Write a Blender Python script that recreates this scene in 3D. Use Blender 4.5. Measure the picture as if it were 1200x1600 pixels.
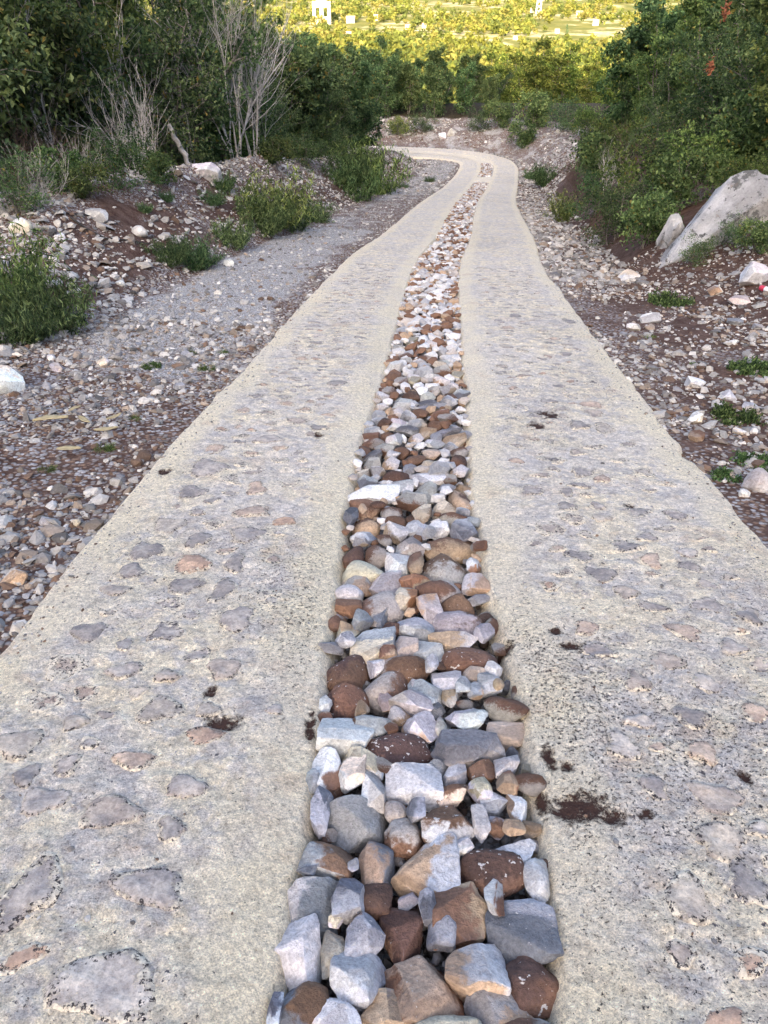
import bpy, math, random
import numpy as np
from mathutils import Vector, Matrix

# ------------------------------------------------------------------ clear
for o in list(bpy.data.objects):
    bpy.data.objects.remove(o, do_unlink=True)
scene = bpy.context.scene
COL = scene.collection
R = math.radians

# ------------------------------------------------------------------ camera
PITCH = R(35.4)
CAM_Z = 1.625
FPX = 1200.0                      # focal length in pixels of the 1200 x 1600 frame
cam_d = bpy.data.cameras.new('camera')
cam = bpy.data.objects.new('camera', cam_d)
COL.objects.link(cam)
cam.location = (0, 0, CAM_Z)
cam.rotation_euler = (math.pi / 2 - PITCH, 0, 0)
cam_d.sensor_fit = 'VERTICAL'
cam_d.sensor_height = 36.0
cam_d.lens = 36.0 * FPX / 1600.0
cam_d.clip_start = 0.05
cam_d.clip_end = 20000
scene.camera = cam

# ------------------------------------------------------------------ sky and sun
SUN_EL = R(18.7)
SUN_AZ = R(10.0)                  # the sun stands behind the camera, a little to the left
w = bpy.data.worlds.new('World')
scene.world = w
w.use_nodes = True
nt = w.node_tree
sky = nt.nodes.new('ShaderNodeTexSky')
sky.sky_type = 'NISHITA'
sky.sun_disc = False
sky.sun_elevation = SUN_EL
sky.sun_rotation = math.pi + SUN_AZ
sky.altitude = 600
sky.air_density = 0.55
sky.dust_density = 7.0
sky.ozone_density = 0.0
bg = nt.nodes['Background']
bg.inputs['Strength'].default_value = 0.15
nt.links.new(sky.outputs[0], bg.inputs['Color'])

sun_d = bpy.data.lights.new('sun', 'SUN')
sun_d.energy = 3.0
sun_d.angle = R(0.5)
sun_d.color = (1.0, 0.80, 0.42)
sun = bpy.data.objects.new('sun', sun_d)
COL.objects.link(sun)
# direction the light travels: forward (+Y), a little to the right, down
ld = Vector((math.sin(SUN_AZ) * math.cos(SUN_EL), math.cos(SUN_AZ) * math.cos(SUN_EL), -math.sin(SUN_EL)))
sun.rotation_euler = ld.to_track_quat('-Z', 'Y').to_euler()

scene.view_settings.view_transform = 'Standard'
scene.view_settings.look = 'None'
scene.view_settings.gamma = 1.0
scene.view_settings.use_curve_mapping = False
scene.view_settings.exposure = 2.38
scene.render.engine = 'CYCLES'
cy = scene.cycles
cy.max_bounces = 5
cy.diffuse_bounces = 3
cy.glossy_bounces = 1
cy.transmission_bounces = 3
cy.transparent_max_bounces = 4
cy.caustics_reflective = False
cy.caustics_refractive = False
cy.use_denoising = True

# ------------------------------------------------------------------ numeric helpers
def _h(i, j, k, s):
    n = (i * 374761393 + j * 668265263 + k * 2147483647 + s * 1274126177) & 0xFFFFFFFF
    n = ((n ^ (n >> 13)) * 1274126177) & 0xFFFFFFFF
    n = ((n ^ (n >> 16)) * 2246822519) & 0xFFFFFFFF
    return ((n ^ (n >> 15)) & 0xFFFF) / 65535.0

def vnoise(p, seed=0):
    """value noise in [0,1]; p is (...,3)"""
    p = np.asarray(p, float)
    f = np.floor(p)
    i = f.astype(np.int64)
    t = p - f
    t = t * t * (3 - 2 * t)
    x, y, z = i[..., 0], i[..., 1], i[..., 2]
    a, b, c = t[..., 0], t[..., 1], t[..., 2]
    def L(u, v, q): return u + (v - u) * q
    c00 = L(_h(x, y, z, seed), _h(x + 1, y, z, seed), a)
    c10 = L(_h(x, y + 1, z, seed), _h(x + 1, y + 1, z, seed), a)
    c01 = L(_h(x, y, z + 1, seed), _h(x + 1, y, z + 1, seed), a)
    c11 = L(_h(x, y + 1, z + 1, seed), _h(x + 1, y + 1, z + 1, seed), a)
    return L(L(c00, c10, b), L(c01, c11, b), c)

def fbm(p, seed=0, oct=4, gain=0.5):
    p = np.asarray(p, float)
    s = 0; a = 1; n = 0
    for o in range(oct):
        s = s + a * (vnoise(p, seed + 17 * o) - 0.5)
        n += a
        a *= gain
        p = p * 2.03 + 11.3
    return s / n            # about -0.5 .. 0.5

def n2(x, y, sc, seed=0, oct=4):
    x = np.asarray(x, float); y = np.asarray(y, float)
    return fbm(np.stack([x * sc, y * sc, np.full_like(x, 3.7)], -1), seed, oct)

def sstep(a, b, x):
    t = np.clip((np.asarray(x, float) - a) / (b - a), 0, 1)
    return t * t * (3 - 2 * t)

def mesh_np(name, V, F, smooth=True):
    V = np.asarray(V, np.float32); F = np.asarray(F, np.int32)
    me = bpy.data.meshes.new(name)
    me.vertices.add(len(V))
    me.vertices.foreach_set('co', V.ravel())
    k = F.shape[1]
    me.loops.add(F.size)
    me.loops.foreach_set('vertex_index', F.ravel())
    me.polygons.add(len(F))
    me.polygons.foreach_set('loop_start', np.arange(0, F.size, k, dtype=np.int32))
    me.polygons.foreach_set('loop_total', np.full(len(F), k, np.int32))
    me.polygons.foreach_set('use_smooth', np.full(len(F), smooth, bool))
    me.update()
    me.validate()
    return me

def attr_f(me, name, a):
    at = me.attributes.new(name, 'FLOAT', 'POINT')
    at.data.foreach_set('value', np.asarray(a, np.float32).ravel())

def attr_c(me, name, a):
    a = np.asarray(a, np.float32)
    if a.shape[1] == 3:
        a = np.concatenate([a, np.ones((len(a), 1), np.float32)], 1)
    at = me.attributes.new(name, 'FLOAT_COLOR', 'POINT')
    at.data.foreach_set('color', a.ravel())

def obj(name, me, mat=None, parent=None, loc=None, rot=None, scale=None):
    o = bpy.data.objects.new(name, me)
    COL.objects.link(o)
    if mat is not None and me is not None and not me.materials:
        me.materials.append(mat)
    if parent is not None: o.parent = parent
    if loc is not None: o.location = loc
    if rot is not None: o.rotation_euler = rot
    if scale is not None: o.scale = (scale,) * 3 if np.isscalar(scale) else scale
    return o

def tag(o, label=None, cat=None, group=None, kind=None):
    if label: o['label'] = label
    if cat: o['category'] = cat
    if group: o['group'] = group
    if kind: o['kind'] = kind
    return o

def empty(name, loc, rz=0, scale=1.0):
    o = bpy.data.objects.new(name, None)
    o.empty_display_size = 0.2
    COL.objects.link(o)
    o.location = loc
    o.rotation_euler = (0, 0, rz)
    o.scale = (scale,) * 3 if np.isscalar(scale) else scale
    return o

def copy_tree(root, loc, rz, scale):
    c = root.copy(); COL.objects.link(c)
    c.location = loc; c.rotation_euler = (0, 0, rz)
    c.scale = (scale,) * 3 if np.isscalar(scale) else scale
    for ch in root.children:
        d = ch.copy(); COL.objects.link(d); d.parent = c
        for g in ch.children:
            e = g.copy(); COL.objects.link(e); e.parent = d
    return c

# ------------------------------------------------------------------ camera rays
CAMP = np.array([0, 0, CAM_Z])
FW = np.array([0, math.cos(PITCH), -math.sin(PITCH)])
UP = np.array([0, math.sin(PITCH), math.cos(PITCH)])
RT = np.array([1.0, 0, 0])
def ray(px, py):
    return FW + RT * ((px - 600) / FPX) + UP * ((800 - py) / FPX)
def at_depth(px, py, d):
    return CAMP + ray(px, py) * d
SLOPE = math.tan(R(10.0))
def on_plane(px, py, dz=0.0):
    """where a photo row meets the sloping plane of the near track"""
    r = ray(px, py)
    t = (CAM_Z - dz) / (-(r[2] + SLOPE * r[1]))
    return CAMP + r * t, t

# ------------------------------------------------------------------ track centre line
ctrl = []
ctrl.append((-0.9, -9.0)); ctrl.append((-0.45, -4.0))
for cxp, row in ((675, 1590), (675, 1010), (665, 740), (680, 590), (687, 440), (697, 397), (714, 370), (727, 330), (737, 310)):
    p, t = on_plane(cxp, row)
    ctrl.append((p[0], p[1]))
p = at_depth(753, 287, 33.5); ctrl.append((p[0], p[1]))
p = at_depth(763, 262, 41.5); ctrl.append((p[0], p[1]))
ctrl += [(5.2, 48.0), (3.6, 49.9), (1.4, 50.9), (-0.8, 51.6), (-6, 53.0), (-15, 55), (-32, 57)]
ctrl = np.array(ctrl)
def catmull(P, n=40):
    out = []
    for i in range(len(P) - 1):
        p0 = P[max(i - 1, 0)]; p1 = P[i]; p2 = P[i + 1]; p3 = P[min(i + 2, len(P) - 1)]
        for t in np.linspace(0, 1, n, endpoint=False):
            out.append(0.5 * ((2 * p1) + (-p0 + p2) * t + (2 * p0 - 5 * p1 + 4 * p2 - p3) * t * t + (-p0 + 3 * p1 - 3 * p2 + p3) * t ** 3))
    out.append(P[-1])
    return np.array(out)
cl = catmull(ctrl)
seg = np.r_[0, np.cumsum(np.hypot(*np.diff(cl, axis=0).T))]
DS = 0.1
SS = np.arange(0, seg[-1], DS)
cl = np.stack([np.interp(SS, seg, cl[:, 0]), np.interp(SS, seg, cl[:, 1])], 1)
ker = np.hanning(15); ker /= ker.sum()
pad = np.pad(cl, ((7, 7), (0, 0)), mode='edge')
sm = np.stack([np.convolve(pad[:, 0], ker, 'valid'), np.convolve(pad[:, 1], ker, 'valid')], 1)
sm[:8] = cl[:8]; sm[-8:] = cl[-8:]
cl = sm
tan = np.gradient(cl, axis=0); tan /= np.linalg.norm(tan, axis=1)[:, None]
nrm = np.stack([tan[:, 1], -tan[:, 0]], 1)            # to the right
def zprof(y):
    return np.interp(y, [-40, 28, 31, 34, 37, 40, 43, 46, 49, 52, 60], [7.05, -4.937, -5.44, -5.91, -6.33, -6.69, -6.98, -7.24, -7.46, -7.66, -7.95])
zc = zprof(cl[:, 1])
zc = np.convolve(np.pad(zc, 20, mode='reflect', reflect_type='odd'), np.hanning(41) / np.hanning(41).sum(), 'valid')
zsl = np.gradient(zc, DS)
S0 = np.interp(0.0, cl[:300, 1], SS[:300])           # arc length at the camera

def at_su(s, u):
    s = np.asarray(s, float); u = np.asarray(u, float)
    x = np.interp(s, SS, cl[:, 0]) + np.interp(s, SS, nrm[:, 0]) * u
    y = np.interp(s, SS, cl[:, 1]) + np.interp(s, SS, nrm[:, 1]) * u
    return x, y, np.interp(s, SS, zc)

def nearest(x, y):
    x = np.asarray(x, float).ravel(); y = np.asarray(y, float).ravel()
    u = np.empty(len(x)); z = np.empty(len(x)); s = np.empty(len(x))
    C2 = cl[::4]; idx4 = np.arange(0, len(cl), 4)
    for a in range(0, len(x), 20000):
        sl = slice(a, a + 20000)
        d = (x[sl, None] - C2[None, :, 0]) ** 2 + (y[sl, None] - C2[None, :, 1]) ** 2
        i = idx4[np.argmin(d, 1)]
        ox = x[sl] - cl[i, 0]; oy = y[sl] - cl[i, 1]
        al = ox * tan[i, 0] + oy * tan[i, 1]
        i2 = np.clip(i + np.round(al / DS).astype(int), np.maximum(i - 3, 0), np.minimum(i + 3, len(cl) - 1))
        ox = x[sl] - cl[i2, 0]; oy = y[sl] - cl[i2, 1]
        al = np.clip(ox * tan[i2, 0] + oy * tan[i2, 1], -1, 1)
        uu = ox * nrm[i2, 0] + oy * nrm[i2, 1]
        dist = np.hypot(ox, oy)
        u[sl] = np.where(dist > np.abs(uu) + 2, np.sign(uu + 1e-9) * dist, uu)
        z[sl] = zc[i2] + zsl[i2] * al
        s[sl] = SS[i2] + al
    return u, s, z

G_Y = [-2500, -900, -420, -230, -200, -120, -60, -25, 0, 30, 45, 58, 70, 100, 150, 200, 300, 450, 4000, 9000, 16000]
G_Z = [20, 40, 80, 106, 105, 62, 25, 6.4, 0, -5.3, -7.3, -7.7, -8.5, -13, -22, -31, -44, -46, -38, 380, 1300]
def G(x, y):
    yy = y + 6 * n2(x, y, 0.03, 5, 2) * sstep(70, 130, np.abs(y - 10))
    g = (np.interp(yy, G_Y, G_Z) + np.interp(yy - 4, G_Y, G_Z) + np.interp(yy + 4, G_Y, G_Z)) / 3
    # the mountain behind: ridge a little lower towards the right
    m = sstep(-40, -200, y)
    g = g * (1 + m * (0.10 * n2(x, y, 0.006, 8, 3)))
    far = sstep(250, 500, y)
    g = g + far * 3.0 * n2(x, y, 0.004, 9, 3)
    return g

def H(x, y):
    shp = np.shape(x)
    x = np.asarray(x, float).ravel(); y = np.asarray(y, float).ravel()
    u, s, z = nearest(x, y)
    ys = s - S0                                        # metres ahead of the camera along the track
    # left: shoulder, rubble berm, forest floor
    bh = np.interp(ys, [-5, 4, 7.5, 10, 20, 38, 46, 60], [0.15, 0.2, 0.55, 0.95, 1.25, 1.05, 0.6, 0.9]) * (1 + 0.7 * n2(s, s * 0 + 2, 0.25, 21, 2))
    du = 0.7 * n2(s, s * 0 + 9, 0.35, 22, 2)
    L = np.interp(-(u - du), [0, 0.35, 0.45, 1.35, 1.7, 2.6, 3.5, 4.3, 5.0, 6.2, 8, 14], [0, 0, 0, 0, 0, 0, 0, .55, 1, .92, .75, 1.2])
    left = -0.07 + 0.03 * sstep(1.6, 3.2, -u) + L * bh
    # right: shoulder, shallow gutter, bank
    rh = np.interp(ys, [-5, 5, 9, 12, 22, 36, 46, 52, 60, 80], [0.3, 0.45, 0.9, 1.5, 2.1, 2.2, 1.7, 1.05, 1.0, 1.0])
    du2 = 0.6 * n2(s, s * 0 + 5, 0.3, 23, 2)
    b0 = np.interp(ys, [0, 6, 9, 12, 30, 60], [1.2, 0.9, 0.35, 0.0, -0.35, -0.5])
    Rr = np.interp(u - du2 - b0, [0, 1.6, 2.9, 3.6, 4.6, 6.0, 9, 16], [0, 0, 0, .28, .62, .82, 1.0, 1.1])
    gut = -0.10 * np.exp(-((u - 2.5) / 0.45) ** 2) * sstep(9, 13, ys)
    right = -0.075 + gut + Rr * rh
    e = np.where(u < 0, left, right)
    inside = sstep(1.46, 1.36, np.abs(u))
    e = e * (1 - inside) + inside * (-0.14)
    near = sstep(120, 40, np.hypot(x, y - 20))
    rough = near * sstep(1.5, 2.2, np.abs(u))
    berm = np.clip(np.where(u < 0, L, Rr), 0, 1)
    e = e + rough * (0.05 * n2(x, y, 1.6, 31, 3) + berm * 0.35 * n2(x, y, 0.9, 32, 4) + 0.03 * n2(x, y, 5.0, 33, 2))
    hr = z + e
    wgt = sstep(26, 9, np.abs(u)) * sstep(-14, -4, y)
    g = G(x, y) + 0.15 * near * n2(x, y, 0.6, 34, 3)
    # under the thicket on either hand the hillside keeps the height of berm and bank
    out = wgt * hr + (1 - wgt) * (g + np.where(u < 0, 0.9, 1.6) * near * sstep(75, 55, y))
    return out.reshape(shp)

_T = np.geomspace(1.2, 3000, 1400)
def ground_at(px, py):
    r = ray(px, py)
    P = CAMP[None] + r[None] * _T[:, None]
    d = P[:, 2] - H(P[:, 0], P[:, 1])
    k = np.argmax(d < 0)
    if d[k] >= 0: return None, None
    t0, t1 = _T[max(k - 1, 0)], _T[k]
    d0, d1 = d[max(k - 1, 0)], d[k]
    t = t0 + (t1 - t0) * d0 / max(d0 - d1, 1e-9)
    return CAMP + r * t, t

def frame_xy(p):
    v = np.asarray(p) - CAMP
    d = v @ FW
    return 600 + FPX * (v @ RT) / d, 800 - FPX * (v @ UP) / d, d

# ------------------------------------------------------------------ materials
def mat_new(name):
    m = bpy.data.materials.new(name); m.use_nodes = True
    return m, m.node_tree.nodes, m.node_tree.links, m.node_tree.nodes['Principled BSDF']
def nd(N, typ, **kw):
    n = N.new(typ)
    for k, v in kw.items():
        if k.startswith('_'): setattr(n, k[1:], v)
        else: n.inputs[k.replace('__', ' ')].default_value = v
    return n
def noise(N, K, vec, scale, detail=4, rough=0.55):
    n = N.new('ShaderNodeTexNoise')
    n.inputs['Scale'].default_value = scale; n.inputs['Detail'].default_value = detail
    n.inputs['Roughness'].default_value = rough
    K.new(vec, n.inputs['Vector'])
    return n.outputs['Fac']
def ramp(N, K, fac, a, b, smooth=True):
    n = N.new('ShaderNodeMapRange')
    n.interpolation_type = 'SMOOTHSTEP' if smooth else 'LINEAR'
    n.inputs['From Min'].default_value = a; n.inputs['From Max'].default_value = b
    K.new(fac, n.inputs['Value'])
    return n.outputs['Result']
def math_n(N, K, op, a, b=None, clamp=False):
    n = N.new('ShaderNodeMath'); n.operation = op; n.use_clamp = clamp
    for i, v in enumerate((a, b)):
        if v is None: continue
        if isinstance(v, (int, float)): n.inputs[i].default_value = v
        else: K.new(v, n.inputs[i])
    return n.outputs[0]
def mix(N, K, fac, a, b, typ='MIX'):
    n = N.new('ShaderNodeMix'); n.data_type = 'RGBA'; n.blend_type = typ
    if isinstance(fac, (int, float)): n.inputs[0].default_value = fac
    else: K.new(fac, n.inputs[0])
    for i, v in ((6, a), (7, b)):
        if isinstance(v, tuple): n.inputs[i].default_value = (*v, 1)
        else: K.new(v, n.inputs[i])
    return n.outputs[2]
def bump(N, K, height, bsdf, strength=0.5, dist=0.01):
    n = N.new('ShaderNodeBump')
    n.inputs['Strength'].default_value = strength; n.inputs['Distance'].default_value = dist
    K.new(height, n.inputs['Height']); K.new(n.outputs[0], bsdf.inputs['Normal'])
def attr(N, name):
    n = N.new('ShaderNodeAttribute'); n.attribute_name = name
    return n
def coords(N, kind='Object'):
    return N.new('ShaderNodeTexCoord').outputs[kind]
def geo_pos(N):
    return N.new('ShaderNodeNewGeometry').outputs['Position']

def m_concrete():
    m, N, K, B = mat_new('rough_concrete')
    P = geo_pos(N)
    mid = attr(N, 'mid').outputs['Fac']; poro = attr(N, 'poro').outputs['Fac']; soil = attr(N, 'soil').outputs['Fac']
    big = ramp(N, K, noise(N, K, P, 2.2, 5, 0.6), 0.40, 0.62)
    c = mix(N, K, big, (0.86, 0.765, 0.585), (0.77, 0.70, 0.605))
    # greyer, stonier tint in the middle of each lane
    pat = ramp(N, K, noise(N, K, P, 9.0, 6, 0.65), 0.47, 0.60)
    pm = math_n(N, K, 'MULTIPLY', pat, mid)
    pm = math_n(N, K, 'MULTIPLY', pm, 0.75)
    c = mix(N, K, math_n(N, K, 'MULTIPLY', math_n(N, K, 'SUBTRACT', 1.0, mid), 0.45), c, (0.86, 0.755, 0.54))
    c = mix(N, K, pm, c, (0.60, 0.56, 0.53))
    tan_ = ramp(N, K, noise(N, K, P, 5.0, 5, 0.6), 0.55, 0.72)
    tm = math_n(N, K, 'MULTIPLY', tan_, 0.5)
    c = mix(N, K, tm, c, (0.66, 0.51, 0.37))
    fine = noise(N, K, P, 62, 6, 0.82)
    f2 = ramp(N, K, fine, 0.32, 0.68, False)
    c = mix(N, K, 1.0, c, mix(N, K, f2, (0.55, 0.53, 0.52), (1.36, 1.36, 1.34)), 'MULTIPLY')
    sand = ramp(N, K, noise(N, K, P, 210, 3, 0.7), 0.35, 0.65, False)
    c = mix(N, K, 0.8, c, mix(N, K, sand, (0.66, 0.65, 0.64), (1.3, 1.3, 1.3)), 'MULTIPLY')
    bl = ramp(N, K, noise(N, K, P, 19, 5, 0.7), 0.35, 0.66, False)
    c = mix(N, K, math_n(N, K, 'ADD', math_n(N, K, 'MULTIPLY', mid, 0.6), 0.25), c, mix(N, K, bl, (0.68, 0.67, 0.68), (1.22, 1.22, 1.2)), 'MULTIPLY')
    # voids in the open-textured face: dirt and pit shade painted as dark specks
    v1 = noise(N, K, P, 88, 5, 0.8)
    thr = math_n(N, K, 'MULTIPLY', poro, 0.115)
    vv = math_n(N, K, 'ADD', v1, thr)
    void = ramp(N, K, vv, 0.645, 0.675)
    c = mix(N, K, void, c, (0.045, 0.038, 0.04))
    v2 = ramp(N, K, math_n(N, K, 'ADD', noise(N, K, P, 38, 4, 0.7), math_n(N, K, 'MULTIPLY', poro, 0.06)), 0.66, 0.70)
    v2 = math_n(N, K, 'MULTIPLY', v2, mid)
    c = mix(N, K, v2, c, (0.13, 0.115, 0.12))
    so = math_n(N, K, 'ADD', soil, math_n(N, K, 'MULTIPLY', math_n(N, K, 'SUBTRACT', noise(N, K, P, 34, 6, 0.85), 0.5), 2.6))
    so = ramp(N, K, so, 0.42, 0.74)
    c = mix(N, K, so, c, (0.07, 0.037, 0.028))
    K.new(c, B.inputs['Base Color'])
    B.inputs['Roughness'].default_value = 0.92
    B.inputs['Specular IOR Level'].default_value = 0.2
    h = math_n(N, K, 'SUBTRACT', math_n(N, K, 'MULTIPLY', fine, 0.8), void)
    h = math_n(N, K, 'ADD', h, math_n(N, K, 'MULTIPLY', noise(N, K, P, 26, 4, 0.6), 1.6))
    h = math_n(N, K, 'SUBTRACT', h, so)
    bump(N, K, h, B, 1.0, 0.014)
    return m

def m_embedded():
    m, N, K, B = mat_new('stone_set_in_concrete')
    P = geo_pos(N)
    rim = attr(N, 'rim').outputs['Fac']; col = attr(N, 'col').outputs['Color']
    n1 = noise(N, K, P, 14, 5, 0.65); n3 = noise(N, K, P, 60, 5, 0.7)
    s = mix(N, K, ramp(N, K, n1, 0.35, 0.68), mix(N, K, 1.0, col, (0.62, 0.62, 0.66), 'MULTIPLY'), mix(N, K, 1.0, col, (1.15, 1.13, 1.1), 'MULTIPLY'))
    s = mix(N, K, 0.5, s, mix(N, K, ramp(N, K, n3, 0.3, 0.7, False), (0.65, 0.65, 0.65), (1.25, 1.25, 1.25)), 'MULTIPLY')
    sl = math_n(N, K, 'ADD', rim, math_n(N, K, 'MULTIPLY', math_n(N, K, 'SUBTRACT', noise(N, K, P, 26, 7, 0.82), 0.5), 2.8))
    sl = ramp(N, K, sl, 0.62, 0.78)
    c = mix(N, K, sl, s, mix(N, K, ramp(N, K, n3, 0.35, 0.65), (0.62, 0.55, 0.44), (0.76, 0.67, 0.52)))
    c = mix(N, K, 0.9, c, mix(N, K, ramp(N, K, noise(N, K, P, 75, 6, 0.8), 0.32, 0.68, False), (0.6, 0.58, 0.57), (1.32, 1.32, 1.3)), 'MULTIPLY')
    ring = math_n(N, K, 'MULTIPLY', ramp(N, K, rim, 0.40, 0.60), 0.12)
    v1 = ramp(N, K, math_n(N, K, 'ADD', noise(N, K, P, 85, 4, 0.75), ring), 0.655, 0.69)
    c = mix(N, K, v1, c, (0.05, 0.042, 0.042))
    K.new(c, B.inputs['Base Color'])
    B.inputs['Roughness'].default_value = 0.85
    B.inputs['Specular IOR Level'].default_value = 0.25
    bump(N, K, math_n(N, K, 'ADD', math_n(N, K, 'ADD', n3, n1), math_n(N, K, 'MULTIPLY', sl, 0.8)), B, 0.7, 0.005)
    return m

def m_stone():
    m, N, K, B = mat_new('broken_limestone')
    P = coords(N)
    a = attr(N, 'cola').outputs['Color']; b = attr(N, 'colb').outputs['Color']
    mk = attr(N, 'mask').outputs['Fac']; fl = attr(N, 'fleck').outputs['Fac']
    n1 = noise(N, K, P, 22, 6, 0.7); n2_ = noise(N, K, P, 90, 5, 0.75); n0 = noise(N, K, P, 9, 4, 0.6)
    k = math_n(N, K, 'ADD', mk, math_n(N, K, 'MULTIPLY', math_n(N, K, 'SUBTRACT', n1, 0.5), 0.9))
    k = ramp(N, K, k, 0.40, 0.60)
    c = mix(N, K, k, a, b)
    c = mix(N, K, 0.65, c, mix(N, K, ramp(N, K, n0, 0.3, 0.7, False), (0.60, 0.60, 0.62), (1.35, 1.35, 1.35)), 'MULTIPLY')
    c = mix(N, K, 0.9, c, mix(N, K, ramp(N, K, n2_, 0.3, 0.7, False), (0.58, 0.56, 0.56), (1.38, 1.38, 1.38)), 'MULTIPLY')
    tn = attr(N, 'tone').outputs['Fac']
    c = mix(N, K, 0.9, c, mix(N, K, tn, (0.62, 0.62, 0.64), (1.34, 1.34, 1.32)), 'MULTIPLY')
    # thin pale veins and hairline cracks
    wv = math_n(N, K, 'ABSOLUTE', math_n(N, K, 'SUBTRACT', noise(N, K, P, 14, 3, 0.5), 0.5))
    c = mix(N, K, math_n(N, K, 'MULTIPLY', ramp(N, K, wv, 0.006, 0.0), math_n(N, K, 'MULTIPLY', ramp(N, K, noise(N, K, P, 4, 2, 0.5), 0.55, 0.7), 0.35)), c, (0.60, 0.58, 0.55))
    wc = math_n(N, K, 'ABSOLUTE', math_n(N, K, 'SUBTRACT', noise(N, K, P, 19, 4, 0.6), 0.47))
    c = mix(N, K, math_n(N, K, 'MULTIPLY', ramp(N, K, wc, 0.008, 0.0), 0.28), c, (0.09, 0.07, 0.06))
    f = ramp(N, K, math_n(N, K, 'ADD', noise(N, K, P, 55, 3, 0.6), math_n(N, K, 'MULTIPLY', fl, 0.12)), 0.70, 0.74)
    f = math_n(N, K, 'MULTIPLY', f, ramp(N, K, fl, 0.0, 0.3))
    c = mix(N, K, f, c, (0.62, 0.58, 0.54))
    st = ramp(N, K, noise(N, K, P, 30, 6, 0.8), 0.62, 0.72)
    c = mix(N, K, math_n(N, K, 'MULTIPLY', st, 0.45), c, (0.20, 0.115, 0.075))
    K.new(c, B.inputs['Base Color'])
    B.inputs['Roughness'].default_value = 0.85
    B.inputs['Specular IOR Level'].default_value = 0.3
    bump(N, K, math_n(N, K, 'ADD', math_n(N, K, 'MULTIPLY', n1, 1.4), math_n(N, K, 'MULTIPLY', n2_, 0.5)), B, 0.9, 0.010)
    return m

def m_gravel():
    m, N, K, B = mat_new('gravel')
    P = geo_pos(N)
    c = attr(N, 'col').outputs['Color']
    n1 = noise(N, K, P, 60, 4, 0.7)
    c = mix(N, K, 0.7, c, mix(N, K, ramp(N, K, n1, 0.3, 0.7, False), (0.6, 0.58, 0.57), (1.3, 1.3, 1.3)), 'MULTIPLY')
    K.new(c, B.inputs['Base Color'])
    B.inputs['Roughness'].default_value = 0.85
    B.inputs['Specular IOR Level'].default_value = 0.2
    return m

def m_boulder():
    m, N, K, B = mat_new('weathered_limestone')
    P = coords(N)
    n0 = noise(N, K, P, 1.6, 5, 0.6); n1 = noise(N, K, P, 7, 6, 0.7); n2_ = noise(N, K, P, 32, 5, 0.75)
    c = mix(N, K, ramp(N, K, n0, 0.4, 0.6), (0.72, 0.705, 0.685), (0.46, 0.445, 0.43))
    c = mix(N, K, ramp(N, K, n1, 0.57, 0.63), c, (0.11, 0.11, 0.10))
    c = mix(N, K, ramp(N, K, noise(N, K, P, 2.4, 6, 0.75), 0.56, 0.62), c, (0.19, 0.19, 0.18))
    c = mix(N, K, math_n(N, K, 'MULTIPLY', ramp(N, K, noise(N, K, P, 3.3, 5, 0.7), 0.58, 0.70), 0.7), c, (0.33, 0.235, 0.17))
    c = mix(N, K, 0.55, c, mix(N, K, ramp(N, K, n2_, 0.3, 0.7, False), (0.65, 0.65, 0.65), (1.25, 1.25, 1.25)), 'MULTIPLY')
    K.new(c, B.inputs['Base Color'])
    B.inputs['Roughness'].default_value = 0.85
    B.inputs['Specular IOR Level'].default_value = 0.2
    bump(N, K, math_n(N, K, 'ADD', n1, math_n(N, K, 'MULTIPLY', n2_, 0.4)), B, 1.0, 0.09)
    return m

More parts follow.
